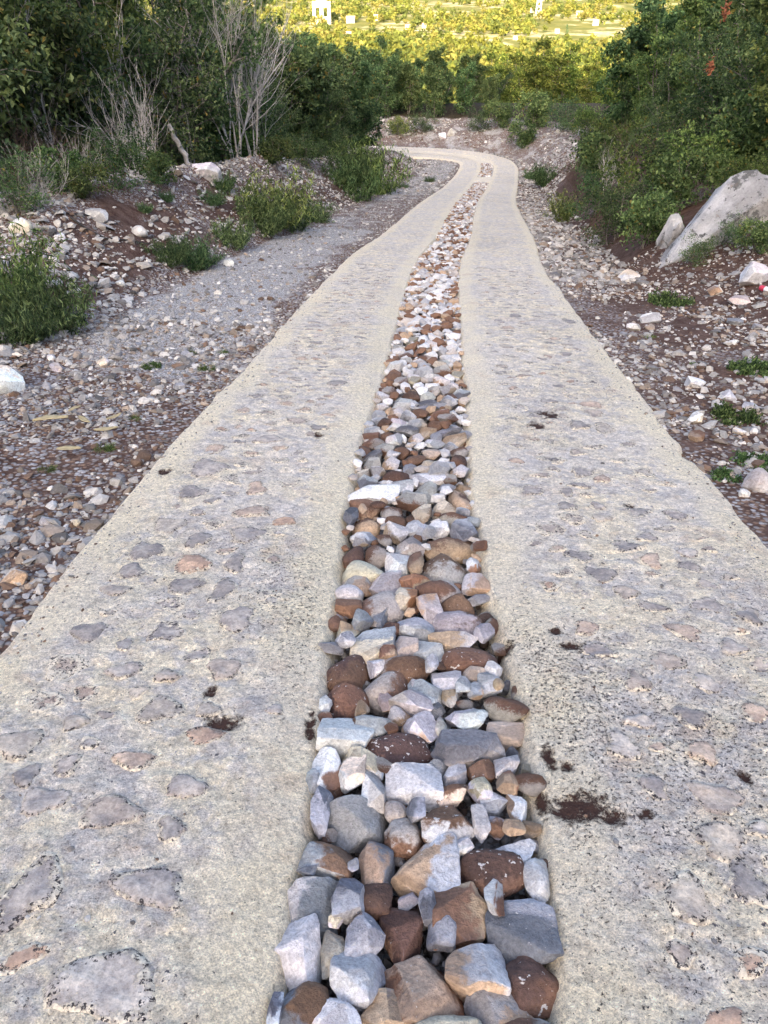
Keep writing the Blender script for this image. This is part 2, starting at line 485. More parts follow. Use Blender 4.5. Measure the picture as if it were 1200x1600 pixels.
def m_ground():
    m, N, K, B = mat_new('stony_soil')
    P = geo_pos(N)
    gv = attr(N, 'grav').outputs['Fac']; far = attr(N, 'far').outputs['Fac']
    n0 = noise(N, K, P, 1.1, 5, 0.65); n1 = noise(N, K, P, 7, 6, 0.7); n2_ = noise(N, K, P, 45, 5, 0.75)
    soil = mix(N, K, ramp(N, K, n1, 0.35, 0.65), (0.082, 0.045, 0.033), (0.155, 0.10, 0.078))
    vo = N.new('ShaderNodeTexVoronoi'); vo.inputs['Scale'].default_value = 34; K.new(P, vo.inputs['Vector'])
    vb = N.new('ShaderNodeTexVoronoi'); vb.inputs['Scale'].default_value = 75; K.new(P, vb.inputs['Vector'])
    sep = N.new('ShaderNodeSeparateColor'); K.new(vo.outputs['Color'], sep.inputs[0])
    sepb = N.new('ShaderNodeSeparateColor'); K.new(vb.outputs['Color'], sepb.inputs[0])
    peb = mix(N, K, sep.outputs[0], (0.27, 0.24, 0.22), (0.52, 0.50, 0.49))
    peb = mix(N, K, ramp(N, K, sep.outputs[1], 0.62, 0.7), peb, (0.27, 0.18, 0.13))
    edge = ramp(N, K, vo.outputs['Distance'], 0.35, 0.62)
    peb = mix(N, K, edge, peb, soil)
    pebb = mix(N, K, sepb.outputs[0], (0.40, 0.385, 0.37), (0.74, 0.72, 0.695))
    pebb = mix(N, K, ramp(N, K, vb.outputs['Distance'], 0.4, 0.66), pebb, (0.24, 0.215, 0.195))
    k = math_n(N, K, 'ADD', gv, math_n(N, K, 'MULTIPLY', math_n(N, K, 'SUBTRACT', n0, 0.5), 1.3))
    c = mix(N, K, ramp(N, K, k, 0.15, 0.42), soil, peb)
    c = mix(N, K, ramp(N, K, k, 0.60, 0.80), c, pebb)
    # far valley floor: straw fields and scrub
    mpn = N.new('ShaderNodeMapping'); mpn.inputs['Scale'].default_value = (1, .5, 1); K.new(P, mpn.inputs[0])
    f0 = noise(N, K, mpn.outputs[0], 0.016, 6, 0.65); f1 = noise(N, K, P, 0.05, 5, 0.65)
    fld = mix(N, K, ramp(N, K, f0, 0.46, 0.56), (0.20, 0.19, 0.05), (0.62, 0.53, 0.32))
    fld = mix(N, K, ramp(N, K, f1, 0.42, 0.62), (0.13, 0.14, 0.035), fld)
    floor_ = mix(N, K, ramp(N, K, n1, 0.4, 0.6), (0.04, 0.032, 0.02), (0.075, 0.06, 0.035))
    lit = attr(N, 'litter').outputs['Fac']
    c = mix(N, K, ramp(N, K, math_n(N, K, 'ADD', lit, math_n(N, K, 'MULTIPLY', math_n(N, K, 'SUBTRACT', n0, 0.5), 0.8)), 0.35, 0.65), c, floor_)
    c = mix(N, K, far, c, fld)
    c = mix(N, K, 0.5, c, mix(N, K, ramp(N, K, n2_, 0.3, 0.7, False), (0.65, 0.65, 0.65), (1.25, 1.25, 1.25)), 'MULTIPLY')
    K.new(c, B.inputs['Base Color'])
    B.inputs['Roughness'].default_value = 0.95
    B.inputs['Specular IOR Level'].default_value = 0.1
    h = math_n(N, K, 'ADD', n2_, math_n(N, K, 'MULTIPLY', math_n(N, K, 'SUBTRACT', 1.0, vo.outputs['Distance']), 1.2))
    bump(N, K, h, B, 0.8, 0.015)
    return m

def m_leaf(name, trans=0.2, rough=0.7):
    m, N, K, B = mat_new(name)
    c = attr(N, 'col').outputs['Color']
    oi = N.new('ShaderNodeObjectInfo')
    hs = N.new('ShaderNodeHueSaturation')
    K.new(c, hs.inputs['Color'])
    r1 = ramp(N, K, oi.outputs['Random'], 0, 1, False)
    v = N.new('ShaderNodeMapRange'); K.new(oi.outputs['Random'], v.inputs['Value'])
    v.inputs['To Min'].default_value = 0.72; v.inputs['To Max'].default_value = 1.3
    K.new(v.outputs[0], hs.inputs['Value'])
    v2 = N.new('ShaderNodeMapRange'); K.new(math_n(N, K, 'FRACT', math_n(N, K, 'MULTIPLY', oi.outputs['Random'], 7.31)), v2.inputs['Value'])
    v2.inputs['To Min'].default_value = 0.47; v2.inputs['To Max'].default_value = 0.515
    K.new(v2.outputs[0], hs.inputs['Hue'])
    col = hs.outputs[0]
    K.new(col, B.inputs['Base Color'])
    B.inputs['Roughness'].default_value = rough
    B.inputs['Specular IOR Level'].default_value = 0.12
    tr = N.new('ShaderNodeBsdfTranslucent')
    K.new(mix(N, K, 1.0, col, (1.3, 1.5, 0.7), 'MULTIPLY'), tr.inputs['Color'])
    ms = N.new('ShaderNodeMixShader'); ms.inputs[0].default_value = trans
    K.new(B.outputs[0], ms.inputs[1]); K.new(tr.outputs[0], ms.inputs[2])
    K.new(ms.outputs[0], N['Material Output'].inputs['Surface'])
    return m

def m_bark(name, a, b, sc=9):
    m, N, K, B = mat_new(name)
    P = coords(N)
    n1 = noise(N, K, P, sc, 6, 0.7)
    K.new(mix(N, K, ramp(N, K, n1, 0.35, 0.65), a, b), B.inputs['Base Color'])
    B.inputs['Roughness'].default_value = 0.9
    B.inputs['Specular IOR Level'].default_value = 0.15
    bump(N, K, n1, B, 0.5, 0.01)
    return m

def m_plain(name, a, b, sc, rough=0.8):
    m, N, K, B = mat_new(name)
    P = coords(N)
    n1 = noise(N, K, P, sc, 5, 0.65)
    K.new(mix(N, K, ramp(N, K, n1, 0.35, 0.65), a, b), B.inputs['Base Color'])
    B.inputs['Roughness'].default_value = rough
    return m

M_CON = m_concrete(); M_EMB = m_embedded(); M_STONE = m_stone(); M_GRAV = m_gravel(); M_BOUL = m_boulder(); M_GND = m_ground()
M_LEAF = m_leaf('green_leaves'); M_WEED = m_leaf('weed_leaves', 0.15)
M_BARK = m_bark('grey_brown_bark', (0.13, 0.11, 0.09), (0.27, 0.24, 0.21))
M_BARE = m_bark('bleached_bare_wood', (0.38, 0.345, 0.30), (0.64, 0.605, 0.56))
M_TWIG = m_bark('dry_brown_twigs', (0.10, 0.065, 0.05), (0.20, 0.14, 0.11))
M_WALL = m_plain('pale_render', (0.42, 0.38, 0.29), (0.5, 0.45, 0.36), 0.4)
M_ROOF = m_plain('clay_roof', (0.42, 0.25, 0.16), (0.55, 0.36, 0.25), 0.7)
M_DARK = m_plain('dark_window', (0.03, 0.03, 0.03), (0.06, 0.06, 0.06), 1)
M_METAL = m_plain('grey_galvanised_steel', (0.38, 0.38, 0.38), (0.5, 0.5, 0.5), 3, 0.5)
M_DRY = m_plain('dry_yellow_leaf', (0.36, 0.29, 0.15), (0.50, 0.42, 0.25), 18)
M_ORANGE = m_plain('dead_orange_leaf', (0.26, 0.085, 0.04), (0.34, 0.13, 0.06), 20)
M_RED = m_plain('red_painted_metal', (0.55, 0.03, 0.06), (0.6, 0.05, 0.09), 20, 0.35)
M_WHITE = m_plain('white_painted_metal', (0.75, 0.75, 0.75), (0.8, 0.8, 0.8), 20, 0.35)
M_PIPE = m_plain('black_branch', (0.025, 0.022, 0.02), (0.05, 0.045, 0.04), 12)
print('materials ok')

# ------------------------------------------------------------------ ground sheet
def axis(lo, hi, d0, near_lo, near_hi, grow):
    a = list(np.arange(near_lo, near_hi, d0))
    x = a[-1]; d = d0
    while x < hi:
        d *= grow(x); x += d; a.append(min(x, hi))
    x = a[0]; d = d0; b = []
    while x > lo:
        d *= grow(x); x -= d; b.append(max(x, lo))
    return np.array(b[::-1] + a)
gx = axis(-9000, 9000, 0.085, -6.5, 7.5, lambda v: 1.13)
gy = axis(-2500, 16000, 0.085, 0.6, 14.0, lambda v: 1.16 if v < 1 else (1.018 if v < 62 else 1.05))
XX, YY = np.meshgrid(gx, gy)
ZZ = H(XX, YY)
nx, ny = len(gx), len(gy)
V = np.stack([XX.ravel(), YY.ravel(), ZZ.ravel()], 1)
ii = np.arange(nx * ny).reshape(ny, nx)
F = np.stack([ii[:-1, :-1].ravel(), ii[:-1, 1:].ravel(), ii[1:, 1:].ravel(), ii[1:, :-1].ravel()], 1)
me = mesh_np('ground', V, F)
gu, gs, _ = nearest(XX, YY)
gys = gs - S0
# grey gravel: left shoulder, and pale rubble on the berm and the far bank; red soil between
grav = np.where(gu < 0,
                np.interp(-gu, [0, 1.6, 2.0, 3.0, 3.5, 4.0, 5.0, 6.5, 8], [.9, .4, .85, 1.1, .45, .10, .45, .5, .2]),
                np.interp(gu, [0, 1.6, 2.2, 3.0, 3.6, 5, 8], [.9, .40, .18, .12, .05, .25, .2]))
grav = np.where((gu < -1.6) & (gu > -3.6), grav * sstep(3, 8, gys) + (1 - sstep(3, 8, gys)) * 0.38, grav)
grav = np.where((gu > 1.6) & (gys > 38), 0.62, grav)
grav = np.where((gu < -1.6) & (gu > -3.6), grav * (1 - .35 * sstep(14, 20, gys) * sstep(33, 26, gys)), grav)
attr_f(me, 'grav', grav)
attr_f(me, 'far', (sstep(120, 260, YY)).ravel())
lit = np.where(gu < 0, sstep(6.0, 7.5, -gu), sstep(6.0, 8.5, gu)) * sstep(260, 120, YY.ravel())
attr_f(me, 'litter', lit)
g_o = obj('ground', me, M_GND); tag(g_o, kind='structure')
print('ground', len(F))

# ------------------------------------------------------------------ concrete lanes
def med_l(ys): return np.interp(ys, [0.8, 1.6, 2.4, 4, 6, 12, 60], [-0.325, -0.35, -0.365, -0.405, -0.40, -0.41, -0.40])
def med_r(ys): return np.interp(ys, [0.8, 1.6, 2.4, 4, 6, 12, 60], [0.27, 0.275, 0.235, 0.235, 0.215, 0.25, 0.25])
SOIL = []
for (px, py, wx, hy) in ((905, 1258, 52, 22), (960, 1275, 30, 12), (348, 1132, 30, 14), (330, 1083, 12, 9), (893, 1008, 20, 6), (930, 1018, 22, 5),
                         (868, 985, 10, 6), (790, 1003, 16, 8), (855, 646, 26, 6), (838, 662, 14, 6), (985, 790, 10, 5), (495, 682, 8, 4),
                         (888, 1195, 9, 7), (860, 1180, 10, 20), (848, 1240, 10, 20), (1165, 1210, 14, 9), (795, 1140, 6, 10), (484, 1130, 9, 24),
                         (258, 740, 12, 5), (1010, 1270, 14, 8)):
    p, t = on_plane(px, py)
    ang = math.asin(min(1, (CAM_Z * math.cos(R(10))) / np.linalg.norm(p - CAMP)))
    SOIL.append((p[0], p[1], wx / FPX * t, hy / FPX * t / math.sin(ang)))

def lane_surface(s, u, uL, uR, seed, outer):
    """height above the track centre line and the masks"""
    wL = u - uL; wR = uR - u
    wo, wi = (wL, wR) if outer < 0 else (wR, wL)
    x, y, z = at_su(s, u)
    mid = sstep(0.13, 0.24, wo + 0.12 * n2(x, y, 3.0, 41, 3)) * sstep(0.12, 0.26, wi + 0.14 * n2(x, y, 2.5, 42, 3))
    h = 0.012 * n2(x, y, 2.0, 43, 3) + 0.016 * n2(x, y, 11.0, 44, 3) * (0.3 + mid) + 0.010 * n2(x, y, 34.0, 45, 2) * (0.25 + mid)
    h = h - 0.018 * (1 - sstep(0.0, 0.16, wo)) - 0.020 * (1 - sstep(0.02, 0.17, wi)) - 0.030 * (1 - sstep(0, 0.028, wi)) - 0.025 * (1 - sstep(0, .022, wo))
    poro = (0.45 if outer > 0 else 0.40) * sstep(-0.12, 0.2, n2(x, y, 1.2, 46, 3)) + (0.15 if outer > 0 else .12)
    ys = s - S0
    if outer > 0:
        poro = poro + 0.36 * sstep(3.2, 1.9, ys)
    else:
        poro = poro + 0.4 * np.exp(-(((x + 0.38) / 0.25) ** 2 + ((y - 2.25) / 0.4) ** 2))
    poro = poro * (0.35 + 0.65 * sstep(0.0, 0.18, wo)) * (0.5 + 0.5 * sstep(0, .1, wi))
    soil = np.zeros_like(x)
    for (sx, sy, a, b) in SOIL:
        soil = np.maximum(soil, np.exp(-(((x - sx) / a) ** 2 + ((y - sy) / b) ** 2) * 0.8) * 0.95)
    h = h - 0.008 * sstep(0.45, 0.7, soil)
    return x, y, z + h, mid, poro, soil

svals = [S0 + 0.45]
while svals[-1] < SS[-1] - 0.5:
    yy = svals[-1] - S0
    svals.append(svals[-1] + np.interp(yy, [0.4, 2.5, 5, 10, 25, 50, 100], [0.0098, 0.0098, 0.016, 0.04, 0.11, 0.2, 0.5]))
svals = np.array(svals)
LANES = {}
def build_lane(outer, seed, label):
    s1 = np.concatenate([np.linspace(S0 - 4, S0 + 0.4, 40, endpoint=False), svals])
    ys = s1 - S0
    wob = lambda k, a: a * .6 * n2(s1, s1 * 0 + k, 0.8, seed, 3) + a * 0.4 * n2(s1, s1 * 0 + k, 7.0, seed + 3, 2)
    if outer < 0:
        uL = -1.535 + wob(1.0, 0.10); uR = med_l(ys) + wob(7.0, 0.07)
    else:
        uL = med_r(ys) + wob(7.0, 0.07); uR = 1.535 + wob(1.0, 0.12)
        uR = uR - 0.05 * np.exp(-((ys - 4.05) / 0.12) ** 2) + 0.02 * np.exp(-((ys - 3.6) / 0.25) ** 2)
    LANES[outer] = (s1, uL, uR)
    nt_ = 112
    tt = np.linspace(0, 1, nt_)
    S_, T_ = np.meshgrid(s1, tt, indexing='ij')
    U_ = uL[:, None] + (uR - uL)[:, None] * T_
    x, y, z, mid, poro, soil = lane_surface(S_, U_, uL[:, None], uR[:, None], seed, outer)
    # skirts down both edges
    def skirt(col, du, dz):
        X, Y, Z = at_su(s1, (U_[:, col] + du))
        return X, Y, z[:, col] + dz
    xl, yl, zl = skirt(0, -0.035, -0.10); xr, yr, zr = skirt(-1, 0.035, -0.10)
    x = np.concatenate([xl[:, None], x, xr[:, None]], 1); y = np.concatenate([yl[:, None], y, yr[:, None]], 1); z = np.concatenate([zl[:, None], z, zr[:, None]], 1)
    padc = lambda a: np.concatenate([a[:, :1], a, a[:, -1:]], 1)
    n_ = nt_ + 2
    V = np.stack([x.ravel(), y.ravel(), z.ravel()], 1)
    ii = np.arange(len(s1) * n_).reshape(len(s1), n_)
    F = np.stack([ii[:-1, :-1].ravel(), ii[:-1, 1:].ravel(), ii[1:, 1:].ravel(), ii[1:, :-1].ravel()], 1)
    me = mesh_np('concrete_lane', V, F)
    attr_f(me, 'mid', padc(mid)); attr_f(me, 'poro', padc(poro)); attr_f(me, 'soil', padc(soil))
    o = obj('concrete_lane', me, M_CON)
    tag(o, label, kind='structure')
    print('lane', len(F))
    return o
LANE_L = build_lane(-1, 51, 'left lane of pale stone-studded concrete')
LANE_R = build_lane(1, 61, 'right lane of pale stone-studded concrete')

# cross beams that close the stone strip far down the track
def crossbeam(s_a, s_b):
    s1 = np.linspace(s_a, s_b, 14)
    u1 = np.linspace(-0.50, 0.35, 16)
    S_, U_ = np.meshgrid(s1, u1, indexing='ij')
    x, y, z = at_su(S_, U_)
    e = np.minimum(S_ - s_a, s_b - S_)
    z = z + 0.006 + 0.012 * n2(x, y, 5, 71, 3) - 0.05 * (1 - sstep(0, 0.12, e))
    ii = np.arange(S_.size).reshape(S_.shape)
    F = np.stack([ii[:-1, :-1].ravel(), ii[:-1, 1:].ravel(), ii[1:, 1:].ravel(), ii[1:, :-1].ravel()], 1)
    me = mesh_np('concrete_crossbeam', np.stack([x.ravel(), y.ravel(), z.ravel()], 1), F)
    attr_f(me, 'mid', np.full(S_.size, .3)); attr_f(me, 'poro', np.full(S_.size, .1)); attr_f(me, 'soil', np.zeros(S_.size))
    tag(obj('concrete_crossbeam', me, M_CON), kind='structure')
BEAMS = [(S0 + 37.2, S0 + 39.6), (S0 + 46.0, S0 + 62)]
for a, b in BEAMS: crossbeam(a, b)

# ------------------------------------------------------------------ stones set in the lanes (parts of the lanes)
EMB_COL = [(0.49, 0.45, 0.42), (0.38, 0.355, 0.34), (0.54, 0.49, 0.43), (0.57, 0.46, 0.38), (0.50, 0.44, 0.39), (0.62, 0.57, 0.52), (0.58, 0.42, 0.32)]
def emb_stone(parent, s, u, a, b, ang, seed, col, outer, proud=0.006, cover=0.0):
    rng = np.random.RandomState(seed)
    nseg = 16
    th = np.linspace(0, 2 * math.pi, nseg, endpoint=False)
    rad = 1 + 0.22 * np.sin(th * 2 + rng.rand() * 6) * rng.rand() + 0.16 * np.sin(th * 3 + rng.rand() * 6) + 0.10 * rng.randn(nseg) * 0.8
    rings = [0.0, 0.35, 0.62, 0.82, 0.94, 1.06]
    hs = [1.0, 0.98, 0.9, 0.65, 0.2, -0.9]
    s1, uL, uR = LANES[outer]
    pts = [(0, 0, 0.0)]
    for r, hh in zip(rings[1:], hs[1:]):
        for k in range(nseg):
            pts.append((a * r * rad[k] * math.cos(th[k]), b * r * rad[k] * math.sin(th[k]), r))
    pts = np.array(pts)
    hs_full = np.r_[hs[0], np.repeat(hs[1:], nseg)]
    ca, sa = math.cos(ang), math.sin(ang)
    du = pts[:, 0] * ca - pts[:, 1] * sa; dsv = pts[:, 0] * sa + pts[:, 1] * ca
    Sv = s + dsv; Uv = u + du
    x, y, z, _, _, _ = lane_surface(Sv, Uv, np.interp(Sv, s1, uL), np.interp(Sv, s1, uR), 0, outer)
    tilt = rng.uniform(-0.02, 0.02) * du / a + rng.uniform(-0.02, 0.02) * 0
    top = proud * hs_full + 0.05 * (n2(x, y, 16, seed % 97, 3)) * 0.25 * (hs_full > 0.3) + tilt * 0.12
    z = z + np.where(hs_full < 0, -0.010, top)
    cx, cy_, cz = x[0], y[0], z[0]
    V = np.stack([x - cx, y - cy_, z - cz], 1)
    F = []
    for k in range(nseg):
        k2 = (k + 1) % nseg
        F.append((0, 1 + k, 1 + k2, 1 + k2))
    F = []
    tri = [(0, 1 + k, 1 + (k + 1) % nseg) for k in range(nseg)]
    for r in range(len(rings) - 2):
        o0 = 1 + r * nseg; o1 = o0 + nseg
        for k in range(nseg):
            k2 = (k + 1) % nseg
            tri.append((o0 + k, o1 + k, o1 + k2)); tri.append((o0 + k, o1 + k2, o0 + k2))
    me = mesh_np('embedded_stone', V, np.array(tri))
    attr_f(me, 'rim', np.clip(pts[:, 2] - 0.30, 0, 1) + cover); attr_c(me, 'col', np.tile(np.array(col) * np.array((1.03, 1.0, .94)), (len(V), 1)))
    o = obj('embedded_stone', me, M_EMB, parent, loc=(cx, cy_, cz))
    return o

# the clearest ones, where the photograph has them: (x, y, width, height, colour index, side)
EMB = [(175, 1275, 105, 55, 4, -1), (210, 1190, 75, 30, 3, -1), (290, 1232, 72, 38, 0, -1), (70, 1255, 75, 45, 0, -1), (30, 1165, 75, 50, 2, -1),
       (45, 1215, 40, 45, 1, -1), (50, 1400, 90, 170, 0, -1), (170, 1545, 170, 110, 5, -1), (235, 1390, 130, 60, 0, -1), (105, 1200, 45, 35, 0, -1),
       (250, 1110, 65, 45, 2, -1), (325, 1110, 45, 24, 2, -1), (350, 1045, 50, 40, 4, -1), (370, 970, 52, 38, 0, -1), (195, 1050, 50, 28, 0, -1),
       (260, 1058, 40, 24, 4, -1), (140, 990, 55, 30, 1, -1), (300, 882, 62, 32, 6, -1), (290, 917, 58, 26, 1, -1), (348, 922, 42, 34, 1, -1),
       (368, 882, 36, 36, 1, -1), (228, 862, 52, 28, 1, -1), (310, 845, 40, 26, 1, -1), (325, 735, 62, 24, 0, -1), (395, 800, 58, 20, 3, -1),
       (445, 815, 38, 14, 6, -1), (265, 822, 52, 24, 2, -1), (300, 772, 46, 18, 1, -1), (385, 835, 62, 24, 0, -1), (205, 895, 45, 24, 1, -1),
       (420, 690, 52, 12, 0, -1), (400, 765, 36, 18, 3, -1), (195, 1010, 30, 20, 0, -1), (120, 1130, 44, 30, 2, -1), (430, 1110, 30, 16, 5, -1),
       (1080, 1118, 64, 30, 1, 1), (1180, 1112, 44, 26, 3, 1), (1098, 1172, 52, 32, 3, 1), (975, 1165, 62, 36, 5, 1), (1022, 1226, 48, 36, 0, 1),
       (1120, 1240, 90, 40, 4, 1), (1130, 1310, 90, 46, 2, 1), (1075, 1400, 78, 66, 2, 1), (1170, 1375, 70, 60, 1, 1), (995, 1065, 42, 34, 4, 1),
       (1145, 1010, 42, 26, 0, 1), (1020, 948, 50, 14, 1, 1), (940, 895, 46, 26, 1, 1), (980, 925, 42, 22, 4, 1), (1018, 874, 36, 20, 3, 1),
       (1075, 862, 36, 16, 5, 1), (885, 790, 34, 14, 1, 1), (885, 768, 26, 12, 1, 1), (942, 746, 26, 14, 3, 1), (905, 758, 34, 10, 1, 1),
       (935, 787, 24, 12, 0, 1), (940, 808, 32, 14, 2, 1), (1055, 803, 44, 16, 0, 1), (1010, 838, 36, 16, 0, 1), (910, 735, 40, 18, 0, 1),
       (905, 660, 36, 14, 1, 1), (945, 665, 34, 16, 2, 1), (925, 628, 30, 12, 3, 1), (1105, 1065, 50, 26, 5, 1), (830, 765, 34, 18, 0, 1),
       (1170, 960, 50, 24, 1, 1), (1000, 1125, 44, 22, 5, 1), (890, 500, 22, 7, 1, 1), (805, 492, 20, 6, 1, 1), (780, 500, 18, 6, 0, 1)]
occ = {-1: [], 1: []}
rng = np.random.RandomState(4)
for k, (px, py, wp, hp, ci, side) in enumerate(EMB):
    p, t = on_plane(px, py)
    uu, sv, _ = nearest([p[0]], [p[1]])
    ang = math.asin(min(1, (CAM_Z * math.cos(R(10))) / np.linalg.norm(p - CAMP)))
    a = wp / 2 / FPX * t; b = hp / 2 / FPX * t / math.sin(ang)
    b = min(b, a * 1.6)
    emb_stone(LANE_L if side < 0 else LANE_R, sv[0], uu[0], a, b, rng.uniform(-.25, .25), 100 + k, EMB_COL[ci], side, 0.008, rng.uniform(.0, .22))
    occ[side].append((sv[0], uu[0], max(a, b)))
for side in (-1, 1):
    s1, uL, uR = LANES[side]
    n = 0; tries = 0
    while n < 215 and tries < 6000:
        tries += 1
        yv = 0.5 + 11.0 * rng.rand() ** 1.5
        a = rng.uniform(0.035, 0.085); b = a * rng.uniform(0.6, 1.0)
        lo = float(np.interp(S0 + yv, s1, uL)); hi = float(np.interp(S0 + yv, s1, uR))
        m0, m1 = (0.20, 0.22)
        uu = rng.uniform(lo + m0 + a, hi - m1 - a)
        if any(math.hypot(S0 + yv - q[0], uu - q[1]) < (max(a, b) + q[2]) * 1.02 for q in occ[side]): continue
        occ[side].append((S0 + yv, uu, max(a, b)))
        ci = rng.choice(len(EMB_COL), p=[.22, .14, .2, .12, .16, .1, .06])
        emb_stone(LANE_L if side < 0 else LANE_R, S0 + yv, uu, a, b, rng.uniform(-.7, .7), 500 + n + side * 230, EMB_COL[ci], side, rng.uniform(0.0015, 0.006), rng.uniform(.05, .65))
        n += 1
    print('embedded', side, n)

# ------------------------------------------------------------------ stones
def ico(sub):
    import bmesh
    bm = bmesh.new()
    bmesh.ops.create_icosphere(bm, subdivisions=sub, radius=1)
    bm.verts.ensure_lookup_table()
    V = np.array([v.co[:] for v in bm.verts]); F = np.array([[v.index for v in f.verts] for f in bm.faces])
    bm.free()
    return V / np.linalg.norm(V, axis=1)[:, None], F
ICO = {k: ico(k) for k in (1, 2, 3, 4, 5)}

def rock_shape(seed, sub, angular=0.7, nplanes=14, rough=0.06):
    """unit rock: sphere cut by random planes (angular) and roughened"""
    rng = np.random.RandomState(seed)
    D, F = ICO[sub]
    if angular > .6: nplanes = max(7, int(nplanes * .7))
    n = rng.randn(nplanes, 3); n /= np.linalg.norm(n, axis=1)[:, None]
    d = rng.uniform(0.60 - .22 * angular, 0.98 - .12 * angular, nplanes)
    dots = D @ n.T
    r = np.where(dots > 0.05, d[None] / np.maximum(dots, 0.05), 9)
    k = 9 + 60 * angular ** 2
    rr = -np.log(np.exp(-k * np.minimum(r, 3)).sum(1) + math.exp(-k * 1.08)) / k      # soft minimum
    am = min(1, angular * 1.15)
    rr = rr * am + (1 - am) * (0.8 + 0.25 * (rr - 0.7))
    P = D * rr[:, None]
    nn = fbm(P * 2.2 + seed % 31, seed % 101, 4)
    chip = np.abs(fbm(P * 1.3 + seed % 17, seed % 71, 2)) * .5
    P = P * (1 + rough * 2.2 * nn - angular * .35 * sstep(.03, .0, chip) * .3 + rough * .8 * fbm(P * 7.0, seed % 61, 3))[:, None]
    lo, hi = P.min(0), P.max(0)
    return (P - (lo + hi) / 2) / ((hi - lo) / 2), F

import bmesh
def cut_rock(seed, nplanes=11, bev=.035, cuts=2, rough=.05):
    """broken stone: a lump cut by flat fracture planes, edges slightly worn, faces roughened; returns V, F(tris), facet value"""
    rng = np.random.RandomState(seed)
    bm = bmesh.new()
    bmesh.ops.create_cube(bm, size=2.0)
    ns, ds = [], []
    for ax in range(3):
        for sg in (-1, 1):
            v = np.zeros(3); v[ax] = sg
            ns.append(v + rng.randn(3) * .42); ds.append(rng.uniform(.62, .95))
    for k in range(nplanes):
        ns.append(rng.randn(3)); ds.append(rng.uniform(.62, .98))
    for n_, d_ in zip(ns, ds):
        n_ = n_ / np.linalg.norm(n_)
        geom = bm.verts[:] + bm.edges[:] + bm.faces[:]
        r_ = bmesh.ops.bisect_plane(bm, geom=geom, plane_co=tuple(n_ * d_), plane_no=tuple(n_), clear_outer=True)
        ed = [e for e in bm.edges if e.is_boundary]
        if ed: bmesh.ops.holes_fill(bm, edges=ed, sides=0)
    bmesh.ops.remove_doubles(bm, verts=bm.verts[:], dist=.05)
    bmesh.ops.bevel(bm, geom=bm.edges[:], offset=bev, segments=1, profile=.6, affect='EDGES', clamp_overlap=True)
    for it in range(cuts):
        bmesh.ops.triangulate(bm, faces=bm.faces[:])
        lim = (.62, .40, .27)[it]
        ed = [e for e in bm.edges if e.calc_length() > lim]
        if ed: bmesh.ops.subdivide_edges(bm, edges=ed, cuts=1, use_grid_fill=False)
    bmesh.ops.triangulate(bm, faces=bm.faces[:])
    bmesh.ops.recalc_face_normals(bm, faces=bm.faces[:])
    bm.verts.index_update(); bm.normal_update()
    V = np.array([v.co[:] for v in bm.verts]); Nn = np.array([v.normal[:] for v in bm.verts])
    F = np.array([[v.index for v in f.verts] for f in bm.faces])
    bm.free()
    NS = np.array([n_ / np.linalg.norm(n_) for n_ in ns]); DS_ = np.array(ds)
    fid = np.argmin(np.abs(V @ NS.T - DS_[None]), 1)
    fv = rng.rand(len(ns))[fid]
    off = rough * 1.3 * fbm(V * 2.1 + seed % 31, seed % 101, 3) + rough * .9 * fbm(V * 6.0 + seed % 7, seed % 53, 3)
    V = V + Nn * off[:, None]
    lo, hi = V.min(0), V.max(0)
    return (V - (lo + hi) / 2) / ((hi - lo) / 2), F, fv

C_ = dict(brown=(0.20, 0.115, 0.075), dbrown=(0.115, 0.068, 0.052), tan=(0.43, 0.31, 0.21), cream=(0.62, 0.54, 0.42), orange=(0.30, 0.155, 0.085),
          grey=(0.405, 0.405, 0.415), dgrey=(0.17, 0.175, 0.195), pale=(0.615, 0.60, 0.585), white=(0.77, 0.75, 0.715), tgrey=(0.45, 0.405, 0.365))
def stone_mesh(seed, dims, sub, ca, cb, angular, fleck, bias=0.5, rough=0.06, axis_=None, nplanes=14):
    rng = np.random.RandomState(seed + 7)
    if angular > .52:
        P, F, fv = cut_rock(seed, 8 if angular > .85 else 11, .03 if angular > .85 else .10 if angular > .7 else .14, 3 if sub > 3 else 2, .07 + .035 * (sub > 3))
    else:
        P, F = rock_shape(seed, sub, angular, nplanes, rough * 1.9)
        fv = np.clip(.5 + fbm(P * 1.5, seed % 43, 2), 0, 1)
    V = P * (np.array(dims) / 2)
    me = mesh_np('stone', V, F)
    attr_f(me, 'tone', fv)
    ax = rng.randn(3) if axis_ is None else np.array(axis_, float)
    ax /= np.linalg.norm(ax)
    mk = bias + 0.42 * (P @ ax) + 0.4 * fbm(P * 1.7 + seed % 13, seed % 89, 3) + .35 * (fv - .5)
    attr_f(me, 'mask', mk); attr_f(me, 'fleck', np.full(len(V), fleck))
    jit = lambda c: np.clip(np.array(c) * rng.uniform(0.88, 1.14) * (1 + 0.05 * rng.randn(3) * 0.5), 0, .85)
    attr_c(me, 'cola', np.tile(jit(C_[ca]), (len(V), 1))); attr_c(me, 'colb', np.tile(jit(C_[cb]), (len(V), 1)))
    try: me.set_sharp_from_angle(angle=R(28 if angular > 0.52 else 50))
    except Exception: pass
    return me

